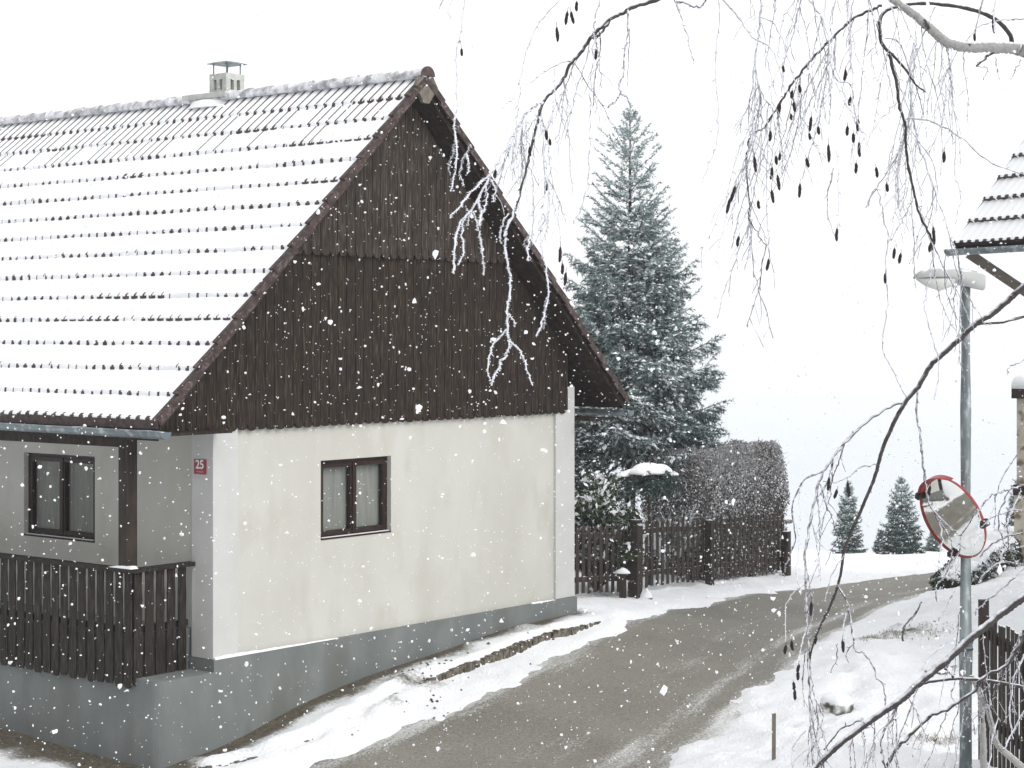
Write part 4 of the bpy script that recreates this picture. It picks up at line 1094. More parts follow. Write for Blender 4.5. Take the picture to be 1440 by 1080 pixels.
# head lofted along its length, thick at the post end
def sect(x, zc, hw_, up, dn, k=16):
    ring = []
    for j in range(k):
        a = 2 * math.pi * j / k; c_, s__ = math.cos(a), math.sin(a)
        ring.append((x, hw_ * math.copysign(abs(c_) ** .7, c_), zc + (up if s__ > 0 else dn) * math.copysign(abs(s__) ** .7, s__)))
    return ring
hz_ = topz + .02
mb = MB()
mb.loft([sect(.17, hz_, .075, .075, .08), sect(.16, hz_ + .004, .085, .085, .095), sect(-.02, hz_ + .03, .10, .09, .085), sect(-.16, hz_ + .05, .125, .095, .03), sect(-.34, hz_ + .05, .13, .085, .024), sect(-.44, hz_ + .04, .10, .055, .016), sect(-.49, hz_ + .028, .03, .012, .008)])
mb.build('lamp_head', M['lamp_body'], lam, smooth=True)
mb = MB()
mb.loft([sect(-.105, hz_ + .018, .09, .006, .012), sect(-.14, hz_ + .018, .105, .006, .075), sect(-.25, hz_ + .018, .115, .006, .115), sect(-.37, hz_ + .018, .10, .006, .07), sect(-.455, hz_ + .018, .05, .004, .010)])
mb.build('lamp_lens', M['lamp_lens'], lam, smooth=True)
mb = MB()
mb.loft([sect(.10, hz_ + .088, .07, .02, .005), sect(-.05, hz_ + .12, .085, .035, .01), sect(-.25, hz_ + .135, .10, .045, .01), sect(-.40, hz_ + .09, .07, .03, .01), sect(-.47, hz_ + .05, .02, .01, .005)])
mb.build('head_snow', M['roof_snow'], lam, smooth=True)

mc = P(1341, 727, 17.82); mr_ = .41
mir = empty('traffic_mirror', mc); tag(mir, 'round convex traffic mirror with red rim fixed to the lamp post', 'mirror')
nrm = Vector((-.795, -.443, -.363)).normalized()
mir.rotation_mode = 'QUATERNION'; mir.rotation_quaternion = nrm.to_track_quat('Z', 'Y')
mb = MB(); rings = []; K = 56; Rs = 1.25
for i in range(13):
    r_ = mr_ * .975 * (i / 12); z_ = math.sqrt(Rs * Rs - r_ * r_) - math.sqrt(Rs * Rs - (mr_ * .975) ** 2)
    rings.append([(max(r_, .0005) * math.cos(2 * math.pi * j / K), max(r_, .0005) * math.sin(2 * math.pi * j / K), z_ + .012) for j in range(K)])
mb.loft(rings[::-1], caps=False); mf = mb.build('mirror_face', M['mirror_face'], mir, smooth=True)
mb = MB(); K = 64
prof = [(mr_ * .970, .008), (mr_ * .978, .022), (mr_ * .99, .027), (mr_, .018), (mr_ * .965, -.012), (mr_ * .80, -.05), (mr_ * .5, -.09), (.01, -.11)]
mb.loft([[(r_ * math.cos(2 * math.pi * j / K), r_ * math.sin(2 * math.pi * j / K), z_) for j in range(K)] for r_, z_ in prof], caps=False)
mb.build('rim', M['red_rim'], mir, smooth=True)
# visor over the upper edge: find the local angle that points up
upl = mir.rotation_quaternion.inverted() @ Vector((-.35, 0, 1)); ua = math.atan2(upl.y, upl.x)
mb = MB(); rings = []
for i in range(33):
    a = ua - .5 + 1.5 * i / 32; ex = .045 * math.sin(math.pi * i / 32) ** .6 + .025
    rings.append([(rr_ * math.cos(a), rr_ * math.sin(a), q) for rr_, q in ((mr_ * 1.003, -.02), (mr_ * 1.018, -.02), (mr_ * 1.018, ex), (mr_ * 1.003, ex))])
mb.loft(rings); mb.build('visor', M['red_rim'], mir, smooth=False)
mb = MB(); iq = mir.rotation_quaternion.inverted()
pw = Vector((lp.x, lp.y, mc.z + .12)) - mc; pv = iq @ pw
mb.tube([(0, 0, -.10), tuple(pv)], [.025, .025], 8); pv2 = iq @ (Vector((lp.x, lp.y, mc.z - .15)) - mc)
mb.tube([(0, 0, -.10), tuple(pv2)], [.02, .02], 8); mb.build('bracket', M['steel'], mir)
for da in (.9, 2.6, 4.5):
    mb = MB(); a = ua + da; c_ = Vector((mr_ * 1.0 * math.cos(a), mr_ * math.sin(a), .0)); t_ = Vector((-math.sin(a), math.cos(a), 0)); o_ = Vector((math.cos(a), math.sin(a), 0))
    mb.obox(c_ - t_ * .03 + Vector((0, 0, -.03)) - o_ * .02, t_ * .06, o_ * .045, (0, 0, .09)); mb.build('clip', M['black'], mir)

# ------------------------------------------------------------------ neighbour's house: only its snowy roof corner reaches into the picture
nh0 = P(1345, 352, 26.0)
nd = Vector((.45, -.893, 0)); nu = Vector((.893, .45, 0))          # along the eave towards us, up the slope
nb_ = empty('neighbour_house', (nh0.x, nh0.y, gz(nh0.x, nh0.y))); nz = nh0.z - nb_.location.z
tag(nb_, 'neighbouring house showing its snowy tiled roof corner, grey gutter and dark strut', 'house')
pit = R(50); cu_, su_ = math.cos(pit), math.sin(pit)
def nroof(q, h, s_): return nd * s_ + nu * (q * cu_ - h * su_) + Vector((0, 0, nz + .06 + q * su_ + h * cu_))
Ln, Lq, cl = 9.0, 5.2, .40
V, Fc, MI = [], [], []
ncol = int(Ln / .155 * 8); ys = np.arange(ncol + 1) * .155 / 8; ph = np.arange(ncol + 1) % 8; wave = np.cos(2 * np.pi * ys / .155); crest = np.abs(((ph[:-1] + .5) / 8 + .5) % 1 - .5)
rs = np.random.default_rng(91)
for c in range(int(Lq / cl)):
    fr_ = np.array([0, .06, .3, .7, 1.0]); q = c * cl + fr_ * cl; o = sum(len(v) for v in V)
    h = (1 - fr_)[:, None] * .055 + .02 + .008 * wave[None] + .006 * fbm(ys[None] * 1.7, q[:, None] * 2 + c, 3)
    qq = np.concatenate([[c * cl], q])[:, None] * np.ones((1, ncol + 1)); h = np.vstack([np.full((1, ncol + 1), -.012), h]); h[1] -= .012
    G = np.array(nd)[None, None] * ys[None, :, None] + np.array(nu)[None, None] * (qq * cu_ - h * su_)[..., None] + np.array([0, 0, 1.0]) * (nz + .06 + qq * su_ + h * cu_)[..., None]
    V.append(G.reshape(-1, 3)); ii = (np.arange(G.shape[0] * (ncol + 1)) + o).reshape(G.shape[0], ncol + 1)
    Fc.append(np.stack([ii[:-1, :-1], ii[:-1, 1:], ii[1:, 1:], ii[1:, :-1]], -1).reshape(-1, 4))
    mi = np.zeros((G.shape[0] - 1, ncol), int); mi[0] = 1 if c == 0 else (crest < rs.uniform(.28, .50, ncol // 8 + 2)[np.arange(ncol) // 8]); mi[1] = crest < (.22 if c else .3)
    MI.append(mi.ravel())
rdk = MB(); rdk.prism([nroof(0, -.02, .02), nroof(Lq, -.02, .02), nroof(Lq, -.16, .02), nroof(.0, -.16, .02)], nd * Ln); nr_o = rdk.build('roof', M['dark_wood'], nb_)
np_mesh('snowy_tiles', np.vstack(V), np.vstack(Fc), [M['roof_snow'], M['tile']], np.concatenate(MI), parent=nr_o)
mb = MB()
for c in range(int(Lq / cl)):
    mb.prism([nroof(c * cl - .02, .05, -.03), nroof((c + 1) * cl + .01, .03, -.03), nroof((c + 1) * cl + .01, -.10, -.03), nroof(c * cl - .02, -.10, -.03)], nd * .028)
mb.build('verge_tiles', M['zinc'], nr_o)
mb = MB(); rings = []
for s_ in np.linspace(-.12, Ln, 6):
    c_ = nroof(0, -.05, s_) - nu * .07 + Vector((0, 0, -.05))
    rings.append([c_ + nu * .085 * math.cos(a) + Vector((0, 0, .085 * math.sin(a) + .035)) for a in [math.pi + math.pi * j / 10 for j in range(11)]] + [c_ + nu * .07 * math.cos(a) + Vector((0, 0, .07 * math.sin(a) + .035)) for a in [2 * math.pi - math.pi * j / 10 for j in range(11)]])
mb.loft(rings); c_ = nroof(0, -.05, -.12) - nu * .07 + Vector((0, 0, -.05)); mb.prism([c_ + nu * .09 * math.cos(a) + Vector((0, 0, .09 * math.sin(a) + .035)) for a in [math.pi + math.pi * j / 10 for j in range(11)]], nd * .006)
mb.build('gutter', M['zinc'], nb_)
# walls stand back under the deep eaves, braced by a strut
wc = nd * 1.25 + nu * 1.15
mb = MB(); mb.prism([wc, wc + nd * 7.5, wc + nd * 7.5 + nu * 5, wc + nu * 5], (0, 0, nz + .9)); mb.build('wall', M['plaster_white'], nb_)
mb = MB(); a = nd * .12 + nu * .06 + Vector((0, 0, nz - .10)); b_ = wc + Vector((0, 0, nz - 1.20)); sdv = (b_ - a).cross(Vector((0, 0, 1))).normalized() * .11; upv = sdv.cross(b_ - a).normalized() * .13
mb.obox(a - sdv / 2, b_ - a, sdv, upv); mb.build('strut', M['pale_wood'], nb_)

# cream plastered pillar with a dark cap and a tall hat of snow, at the right edge
q = P(1451, 690, 31.5); pz = surf(q.x, q.y); pil = empty('plastered_pillar', (q.x, q.y, pz)); tag(pil, 'cream plastered pillar with dark cap and thick hat of snow', 'pillar')
top = HC - (560 - HOR) / F * 31.5 - pz; low = HC - (681 - HOR) / F * 31.5 - pz
pd = Vector((.88, -.47, 0)); pn = Vector((.47, .88, 0))
def pbox(mb, s_, z0, z1): mb.obox(-pd * s_ - pn * s_ + Vector((0, 0, z0)), pd * 2 * s_, pn * 2 * s_, (0, 0, z1 - z0))
mb = MB(); pbox(mb, .20, low, top); pbox(mb, .235, -.1, low - .1701); mb.build('shaft', mat('cream_plaster', (.46, .42, .33), (.56, .53, .45), 5, .9, c3=(.20, .15, .10), s3=7), pil)
mb = MB(); pbox(mb, .27, top + .0005, top + .16); pbox(mb, .25, low - .17, low - .0005); mb.build('cap', M['dark_wood'], pil)
mb = MB(); rings = []
for s_, z_ in ((.28, 0), (.285, .08), (.25, .18), (.15, .25), (.03, .28)):
    rings.append([pd * s_ * c_ + pn * s_ * d_ + Vector((0, 0, top + .1605 + z_)) for c_, d_ in ((-1, -.8), (-.8, -1), (.8, -1), (1, -.8), (1, .8), (.8, 1), (-.8, 1), (-1, .8))])
mb.loft(rings); mb.build('snow_cap', M['roof_snow'], pil, smooth=True)

# ------------------------------------------------------------------ small things in the snow
q = P(1088, 1080, 19.4); z_ = surf(q.x, q.y); mb = MB(); tz = HC - (1003 - HOR) / F * 19.4 - z_
mb.obox((-.018, -.018, -.2), (.036, 0, 0), (0, .036, 0), (.003, 0, tz + .2)); st = mb.build('wooden_stake', M['pale_wood'], None, loc=(q.x, q.y, z_)); tag(st, 'thin upright wooden stake in the snow at the bottom edge', 'stake')
def rock(px, py, zg, r_, seed, label):
    x, y, _ = gp(px, py, zg); rd_ = random.Random(seed); mb = MB(); bm = bmesh.new(); bmesh.ops.create_icosphere(bm, subdivisions=3, radius=1)
    ph = [rd_.uniform(0, 6) for _ in range(6)]
    for v in bm.verts:
        c_ = v.co; k = 1 + .18 * math.sin(2.3 * c_.x + ph[0]) + .16 * math.sin(3.1 * c_.y + ph[1]) + .12 * math.sin(4.3 * c_.z + ph[2]) + .06 * math.sin(9 * c_.x + ph[3]) * math.sin(8 * c_.y + ph[4])
        v.co = Vector((c_.x * r_[0], c_.y * r_[1], c_.z * r_[2])) * k
    me = bpy.data.meshes.new('rock'); bm.to_mesh(me); bm.free(); me.materials.append(M['stone']); me.polygons.foreach_set('use_smooth', [True] * len(me.polygons))
    o = link('rock', me, None, (x, y, surf(x, y) + r_[2] * .25)); o.rotation_euler = (0, 0, rd_.uniform(0, 6)); tag(o, label, 'rock'); return o
rock(1178, 1014, .28, (.20, .16, .13), 1, 'snow covered rock with dark side above the long low birch branch')
rock(1322, 968, .42, (.20, .14, .07), 2, 'flat dark rock in the snow beside the lamp post')
rock(1228, 1056, .25, (.09, .07, .04), 7, 'small grey rock low in the snow near the bottom edge')
def tuft(px, py, zg, n_, spread, h, seed, label):
    x, y, _ = gp(px, py, zg); rd_ = random.Random(seed); mb = MB()
    for i in range(n_):
        a = rd_.uniform(0, 6.28); r_ = spread * rd_.random() ** .6; p = Vector((math.cos(a) * r_, math.sin(a) * r_ * .8, 0)); p.z = surf(x + p.x, y + p.y) - surf(x, y) - .02
        v = Vector((rd_.gauss(0, .6), rd_.gauss(0, .6), 1)).normalized() * h * rd_.uniform(.4, 1.1)
        w_ = Vector((rd_.gauss(0, 1), rd_.gauss(0, 1), 0)).normalized() * .006; e = p + v + Vector((v.x, v.y, -abs(v.x) * .6)) * .5
        mb.add([p - w_, p + w_, p + v * .6 + w_ * .7, p + v * .6 - w_ * .7, e], [(0, 1, 2, 3), (3, 2, 4)])
    o = mb.build('grass_tuft', M['straw'], None, loc=(x, y, surf(x, y))); tag(o, label, 'grass tuft')
tuft(1285, 905, .5, 130, .55, .085, 1, 'widest dry grass tuft poking through the snow bank beside the lamp post')
tuft(1318, 1060, .3, 120, .28, .10, 2, 'brown grass tuft low in the snow near the lamp post foot')
tuft(1238, 914, .45, 90, .3, .09, 3, 'sparse dry grass poking through snow nearest the road edge')
# clods of earth thrown onto the snow by the kerb
mb = MB(); rd_ = random.Random(21)
for i in range(70):
    if i < 52: px, py = rd_.gauss(590, 26), rd_.gauss(985, 13)
    else: px, py = rd_.uniform(470, 800), 0; py = 1035 - (px - 470) * .43 + rd_.gauss(0, 10)
    x, y, _ = gp(px, py, .32 if i < 52 else .2 + (px - 470) * .0014); z_ = surf(x, y); s_ = rd_.uniform(.005, .021)
    o = Vector((x, y, z_ + s_ * .3)); vs = [o + Vector((rd_.gauss(0, 1), rd_.gauss(0, 1), rd_.gauss(0, .6))).normalized() * s_ * rd_.uniform(.7, 1.3) for _ in range(6)]
    top_, bot = o + Vector((0, 0, s_)), o - Vector((0, 0, s_)); rg = [o + Vector((math.cos(k * 1.047), math.sin(k * 1.047), 0)) * s_ * rd_.uniform(.7, 1.6) for k in range(6)]
    mb.add([top_, bot] + rg, [(0, 2 + k, 2 + (k + 1) % 6) for k in range(6)] + [(1, 2 + (k + 1) % 6, 2 + k) for k in range(6)])
o = mb.build('earth_clods', M['earth']); tag(o, 'dark crumbs of earth scattered on the snow beside the kerb', 'earth crumbs', kind='stuff')

# ------------------------------------------------------------------ weeping birch standing just outside the right edge, its rimed branches in front of us
BX, BY = 3.75, 9.4
birch = empty('birch_tree', (BX, BY, gz(BX, BY) - .1)); bo = Vector(birch.location)
tag(birch, 'weeping birch with rimed hanging twigs and dark catkins reaching over the road', 'birch')
mb = MB(); hb_ = [(0, 0, 0), (.02, .03, 1.2), (-.05, .05, 2.6), (-.02, .1, 4.0), (.06, .12, 5.6), (.1, .1, 7.2), (.12, .12, 8.6)]
mb.tube(hb_, [.24, .20, .18, .16, .13, .09, .05], 14, jit=.04); mb.build('trunk', M['birch_bark'], birch, smooth=True)
rb = random.Random(77)
def smooth_line(pts, sub=4):
    out = []; k = len(pts)
    for i in range(k - 1):
        p0, p1, p2, p3 = pts[max(i - 1, 0)], pts[i], pts[i + 1], pts[min(i + 2, k - 1)]
        for s_ in range(sub):
            t = s_ / sub
            out.append(.5 * ((2 * p1) + (p2 - p0) * t + (2 * p0 - 5 * p1 + 4 * p2 - p3) * t * t + (3 * p1 - p0 - 3 * p2 + p3) * t ** 3))
    out.append(pts[-1]); return out
def pxline(txt, Y0, Y1):
    a = [tuple(float(v) for v in q.split(',')) for q in txt.split()]
    L_ = [0]
    for p, q in zip(a[:-1], a[1:]): L_.append(L_[-1] + math.hypot(q[0] - p[0], q[1] - p[1]))
    return [P(x, y, Y0 + (Y1 - Y0) * l_ / L_[-1]) - bo for (x, y), l_ in zip(a, L_)]
def twig_tube(mb, pts, r0, r1, n=5, jit=.12, wob=.0025):
    k = len(pts); q = [p + Vector((rb.gauss(0, wob), rb.gauss(0, wob), rb.gauss(0, wob))) for p in pts]
    q[0] = pts[0]
    rr_ = [r0 + (r1 - r0) * i / (k - 1) for i in range(k)]
    rr_ = [r_ * (1.35 if (i % 5 == 3 and r_ < .006) else 1) for i, r_ in enumerate(rr_)]
    mb.tube(q, rr_, n, jit=jit); return q
def buds(mb, q, r_, every=.06):
    d_acc = 0
    for a, b_ in zip(q[:-1], q[1:]):
        d = b_ - a; L_ = d.length; d_acc += L_
        if d_acc > every * rb.uniform(.6, 1.4) and L_ > 1e-5:
            d_acc = 0; s_ = Vector((rb.gauss(0, 1), rb.gauss(0, 1), rb.gauss(0, .7))).normalized(); v = (d.normalized() * .8 + s_ * .7).normalized() * rb.uniform(.010, .024)
            mb.tube([a, a + v * .6, a + v], [max(r_ * .6, .0014), max(r_ * .7, .0018), .0006], 4)
def rime_on(mb, q, r_, dens, ln):
    """crystals of hoar frost standing off a twig"""
    for a, b_ in zip(q[:-1], q[1:]):
        d = b_ - a; L_ = d.length
        if L_ < 1e-5: continue
        dn = d / L_
        for _ in range(max(1, int(L_ * dens + rb.random()))):
            c = a + d * rb.random(); s_ = Vector((rb.gauss(0, 1), rb.gauss(0, 1), rb.gauss(.15, .8))); s_ -= dn * s_.dot(dn)
            if s_.length < 1e-4: continue
            s_.normalize(); t = dn.cross(s_); l_ = ln * rb.uniform(.5, 1.4); w_ = ln * rb.uniform(.25, .45)
            tip = c + s_ * (r_ + l_) + dn * rb.uniform(-.4, .7) * l_
            mb.add([c - dn * w_ + t * w_ * .4, c + dn * w_ + t * w_ * .4, c - t * w_ * .8, tip], [(0, 1, 3), (1, 2, 3), (2, 0, 3), (0, 2, 1)])
def strand(q_mats, parent, name, fill):
    """one twig: wood and the frost on it"""
    mb = MB(); fill(mb); return mb
def branch(kind, lines, Y, rime=0.0, rl=.006, wood_mat=None):
    """kind 'limb' = pale bark, 'branch' = dark bark; each side twig is a part of its branch"""
    Y0, Y1 = Y; o = None
    for i, ln in enumerate(lines):
        txt, r0, r1 = ln[:3]; ya, yb = (ln[3], ln[4]) if len(ln) > 3 else ((Y0, Y1) if i == 0 else (Y0 + (Y1 - Y0) * rb.uniform(.3, .8), Y1 + rb.uniform(-.25, .25)))
        pts = smooth_line(pxline(txt, ya, yb), 5 if i == 0 else 4); mb = MB()
        k0, k1 = r0 * ya / F, r1 * yb / F
        q = twig_tube(mb, pts, k0, k1, 9 if k0 > .012 else 5, jit=.03 if k0 > .010 else .12, wob=.0012 if k0 > .010 else .0026)
        if k1 < .004 or i: buds(mb, q, k1)
        nw_ = len(mb.Fc)
        if rime: rime_on(mb, q[int(len(q) * (.15 if i == 0 else 0)):], (k0 + k1) / 2, rime, rl)
        mb.MI = [0] * nw_ + [1] * (len(mb.Fc) - nw_)
        wm = wood_mat or (M['birch_bark'] if kind == 'limb' else M['bark'] if r0 > 1.9 else M['twig_pale'] if float(txt.split()[0].split(',')[1]) < 350 else M['twig'])
        ob = mb.build('branch' if i == 0 else 'twig', [wm, M['rime']], birch if i == 0 else o, smooth=False)
        if i == 0:
            o, q0 = ob, q
            if k0 > .006: ob.data.polygons.foreach_set('use_smooth', [True] * nw_ + [False] * (len(mb.Fc) - nw_))
    return o, q0

HANG = []
# the limb overhead from which the strands at the top hang, just above the picture
branch('limb', [("1225,-22 1120,-34 1000,-46 860,-50 740,-54 610,-44", 5, 1.8, 8.4, 7.5)], (8.4, 7.5))                                  # (host polyline, count, min px, max px)
# heavy pale limb at the top right
o_, q = branch('limb', [("1790,215 1700,150 1590,110 1500,92 1440,72 1427,68 1395,66 1357,66 1328,57 1306,38 1283,19 1262,4 1225,-22 1170,-48 1090,-66", 11.5, 4, 9.3, 8.4)], (9.3, 8.4)); HANG.append((o_, q[len(q) // 2:], 16, 90, 230))
branch('branch', [("1424,62 1418,45 1398,26 1366,13 1325,6 1290,5 1258,10 1242,19 1236,38", 3.4, 2.6, 9.25, 8.7)], (9.25, 8.7))
branch('branch', [("1236,30 1236,38 1242,64 1258,80 1274,99 1287,118 1301,129", 3.4, 1.0), ("1245,54 1264,59 1277,90 1290,128 1299,166", 1.1, .7)], (8.7, 8.6))
o_, q = branch('branch', [("1250,76 1261,121 1264,147 1272,172 1275,211 1282,256 1295,304 1309,335 1311,352", 2.5, 1.3), ("1261,144 1248,158 1236,171 1224,190 1216,214", 1.3, .6), ("1274,168 1299,168 1325,177 1357,198 1386,224 1424,241 1448,248", 1.3, .7), ("1272,200 1252,236 1232,265 1218,292", 1.1, .6)], (8.65, 8.5), rime=40); HANG.append((o_, q, 9, 60, 190))
o_, q = branch('branch', [("1240,8 1226,14 1200,26 1175,50 1152,72 1124,105 1105,131 1092,153 1074,179 1058,188 1052,204 1050,240 1055,288 1052,304 1062,322 1076,345", 2.3, .7), ("1175,50 1174,80 1173,105 1180,114 1197,121 1200,150 1206,176", 1.2, .6), ("1173,108 1165,137 1152,156 1148,190", 1.0, .5), ("1055,286 1048,306 1030,332", .8, .5)], (8.6, 8.3), rime=50); HANG.append((o_, q, 20, 60, 220))
o_, q = branch('branch', [("1050,-40 1069,0 1068,30 1066,54 1062,93 1073,134 1085,153 1092,190", 1.8, .8), ("1008,-16 1018,0 1038,24 1058,51 1085,69 1098,104 1112,150", 1.5, .6), ("1069,24 1090,35 1104,66 1116,110 1128,150 1134,200", .9, .5)], (8.4, 8.2), rime=60); HANG.append((o_, q, 9, 80, 210))
o_, q = branch('branch', [("1128,-30 1140,3 1154,22 1164,51 1168,88", 1.4, .7), ("1166,-30 1160,20 1156,60 1140,94", .9, .5)], (8.6, 8.3), rime=60); HANG.append((o_, q, 6, 80, 200))
o_, q = branch('branch', [("1285,60 1280,96 1282,150 1291,198 1303,236 1319,281 1341,345 1356,392", 1.6, .7), ("1315,10 1303,42 1290,73 1282,105 1278,140", 1.2, .7), ("1344,188 1343,243 1351,275 1346,300 1344,316", .9, .5), ("1291,198 1310,225 1318,262 1316,300", .8, .5)], (8.9, 8.6), rime=60); HANG.append((o_, q, 9, 60, 200))
branch('branch', [("1218,292 1231,265 1240,290 1248,330 1246,372 1249,420 1243,461 1243,496 1258,526 1275,560", 1.0, .7), ("1172,236 1164,275 1165,307 1178,338", .9, .5), ("1176,212 1178,252 1180,290 1177,334", .8, .5)], (8.5, 8.4), rime=70)
branch('branch', [("1312,340 1310,380 1303,410 1301,435 1312,475 1321,510 1318,540 1314,562", 1.0, .7), ("1330,350 1328,392 1334,420 1346,450", .8, .5), ("1345,350 1352,400 1350,432 1356,470", .8, .5)], (8.7, 8.5), rime=70)
branch('branch', [("1405,73 1395,75 1385,82 1373,93", 2.6, 1.6, 9.2, 9.1), ("1373,93 1388,96 1382,112", .9, .6, 9.1, 9.1), ("1400,80 1402,96 1406,112", .8, .5, 9.1, 9.1), ("1436,84 1428,98 1422,112", 1.0, .6, 9.1, 9.1)], (9.2, 9.1))
branch('branch', [("1440,26 1405,29 1380,36 1366,46 1352,70", 1.1, .6), ("1382,0 1376,22 1370,52", 1.5, .7), ("1400,-20 1398,24 1398,46", 1.2, .8)], (9.0, 8.9), rime=40)

# long arching branch that sweeps left across the gable
o_, q = branch('branch', [("1170,-48 1080,-40 990,-22 922,0 889,10 878,17 861,25 842,42 831,53 817,74 803,89 792,111 778,128 764,144 758,164 754,178 747,208 739,242 731,275 722,300", 3.6, 1.3, 8.4, 7.5), ("861,25 852,40 842,48 832,54", 2.0, 1.6, 7.9, 7.85)], (8.4, 7.4), rime=60, rl=.004); HANG.append((o_, q[len(q) // 3:len(q) * 5 // 6], 9, 60, 170))
branch('branch', [("725,292 722,300 713,319 709,335 714,370 718,398 714,433 713,462 716,483 716,491 702,514 690,541", 1.7, 1.3, 7.5, 7.4),
  ("713,463 695,483 686,511 688,534", 1.4, .9, 7.45, 7.4), ("716,481 730,491 739,511 748,541", 1.4, .9, 7.45, 7.4), ("716,300 708,312 704,330 706,345", 1.2, .9, 7.5, 7.5), ("714,440 722,452 724,458", 1.0, .8, 7.4, 7.4), ("744,235 736,262 729,285 731,310", .9, .7, 7.6, 7.5)], (7.5, 7.4), rime=280, rl=.0066, wood_mat=M['frosted'])
o_, q = branch('branch', [("764,144 750,151 739,161 730,176 721,190 709,212 695,238 684,257 663,296 646,314 640,349 638,386", 1.9, 1.3), ("690,245 672,260 652,284 633,306", 1.5, 1.1), ("665,298 672,318 676,338 681,388", 1.3, 1.1), ("672,282 676,300 675,318", 1.1, .9), ("652,306 650,330 652,352 644,372", 1.1, .9), ("745,156 736,172 722,200 712,240", 1.0, .6), ("690,252 697,268 692,284", 1.0, .7), ("684,262 684,280 680,300", 1.0, .8), ("655,290 660,306 656,318", 1.0, .8)], (7.7, 7.4), rime=300, rl=.0066, wood_mat=M['frosted']); HANG.append((o_, q[:len(q) // 2], 6, 40, 110))
branch('branch', [("652,-40 653,0 649,42 643,67 642,111 642,155 639,178 642,211 639,244 635,268", 1.5, 1.1), ("662,204 650,230 647,247 653,262", 1.4, 1.0), ("656,216 660,232 658,244", 1.1, .9), ("641,200 634,226 632,248", 1.0, .8)], (7.6, 7.5), rime=260, rl=.0062, wood_mat=M['frosted'])
branch('branch', [("800,-14 783,4 764,26 751,44 736,92 731,131 728,172 726,236", 1.0, .6), ("800,85 778,94 757,108 736,122", .9, .5), ("724,138 714,146 706,153", .8, .5)], (7.7, 7.5), rime=60)
branch('branch', [("852,-30 844,0 836,30 835,50 832,100 830,155 829,194 828,236 826,258 819,289 806,312", 1.1, .7)], (7.8, 7.6), rime=60)
branch('branch', [("883,14 882,55 878,75 876,103 871,125 873,131 864,143 855,151", 1.4, 1.3), ("873,131 881,136 886,146", 1.4, 1.1), ("885,40 884,84 883,120", .6, .4)], (7.95, 7.9))
o_, q = branch('branch', [("758,164 764,194 768,230 769,250 772,275 772,296 762,318 760,330 765,367 772,409 765,447 755,474", 1.4, 1.1), ("772,270 780,290 785,314 790,356 796,404", 1.0, .7), ("768,420 766,440 764,462", 1.0, .9), ("744,296 744,333 742,350 743,367", 1.2, 1.0), ("748,330 738,340 743,352", .9, .8)], (7.6, 7.4), rime=230, rl=.0060, wood_mat=M['frosted']); HANG.append((o_, q[:len(q) // 2], 3, 40, 90))
branch('branch', [("780,97 783,144 792,172 804,200", .8, .5), ("750,150 756,172 752,196", .8, .5)], (7.6, 7.5), rime=60)
branch('branch', [("944,-20 950,0 958,22 967,53 971,70 976,89", 1.3, .8), ("952,2 958,3 971,8 983,10 990,5 994,-6", 1.8, 1.2)], (8.1, 8.0), rime=90)
branch('branch', [("1010,-20 1012,30 1006,100 1010,150 1008,200 996,232 986,258", .8, .5), ("1010,160 1002,180 992,196", .6, .4)], (8.3, 8.1), rime=80)
branch('branch', [("618,12 624,-10", .9, .8), ("634,26 630,16 642,-8", .8, .7)], (7.6, 7.6))

# branch reaching down across the lamp post
o_, q = branch('branch', [("1795,215 1670,275 1560,330 1500,362 1440,403 1421,419 1400,438 1375,454 1351,475 1326,498 1308,515 1291,544 1273,566 1252,605 1238,640 1228,677 1204,732 1187,775 1180,817 1166,856 1154,879 1143,908 1139,930 1138,956", 5.6, .9, 9.2, 8.5), ("1795,330 1640,390 1500,428 1439,445 1403,454 1375,456", 2.0, 1.6, 9.1, 9.0), ("1291,545 1289,587 1296,633 1301,677", 1.6, 1.0, 8.8, 8.7), ("1233,653 1210,658 1196,668 1175,679 1157,677", 1.0, .6, 8.7, 8.6), ("1187,780 1174,800 1165,820 1160,846", .9, .6, 8.6, 8.5)], (9.2, 8.5), rime=14)
o_, q = branch('branch', [("1273,565 1245,575 1217,595 1192,619 1171,644 1157,665 1145,704 1138,742 1133,777 1134,836 1135,884 1137,924 1138,967 1140,1002 1142,1049 1146,1092", 1.9, 1.6), ("1157,663 1132,674 1120,693 1113,718 1118,753 1112,780 1104,802 1104,812", 1.2, .8), ("1200,608 1185,620 1178,634", .9, .6), ("1178,640 1172,655 1168,672", .9, .6), ("1166,690 1160,704 1153,720", .7, .5), ("1130,677 1124,700 1126,730", .8, .5), ("1118,735 1124,770 1120,806 1127,836", .8, .6), ("1135,880 1128,905 1122,936", .8, .6), ("1133,820 1120,830 1106,850 1105,905", .7, .5)], (8.8, 8.2), rime=45); HANG.append((o_, q[len(q) // 6:], 9, 40, 120))
branch('branch', [("1138,924 1142,960 1145,978 1157,1007 1150,1030 1146,1060", 1.1, .8), ("1148,985 1150,1020 1144,1052", .8, .6), ("1133,1028 1122,1040 1114,1054 1117,1092", .9, .8)], (8.4, 8.2), rime=40)
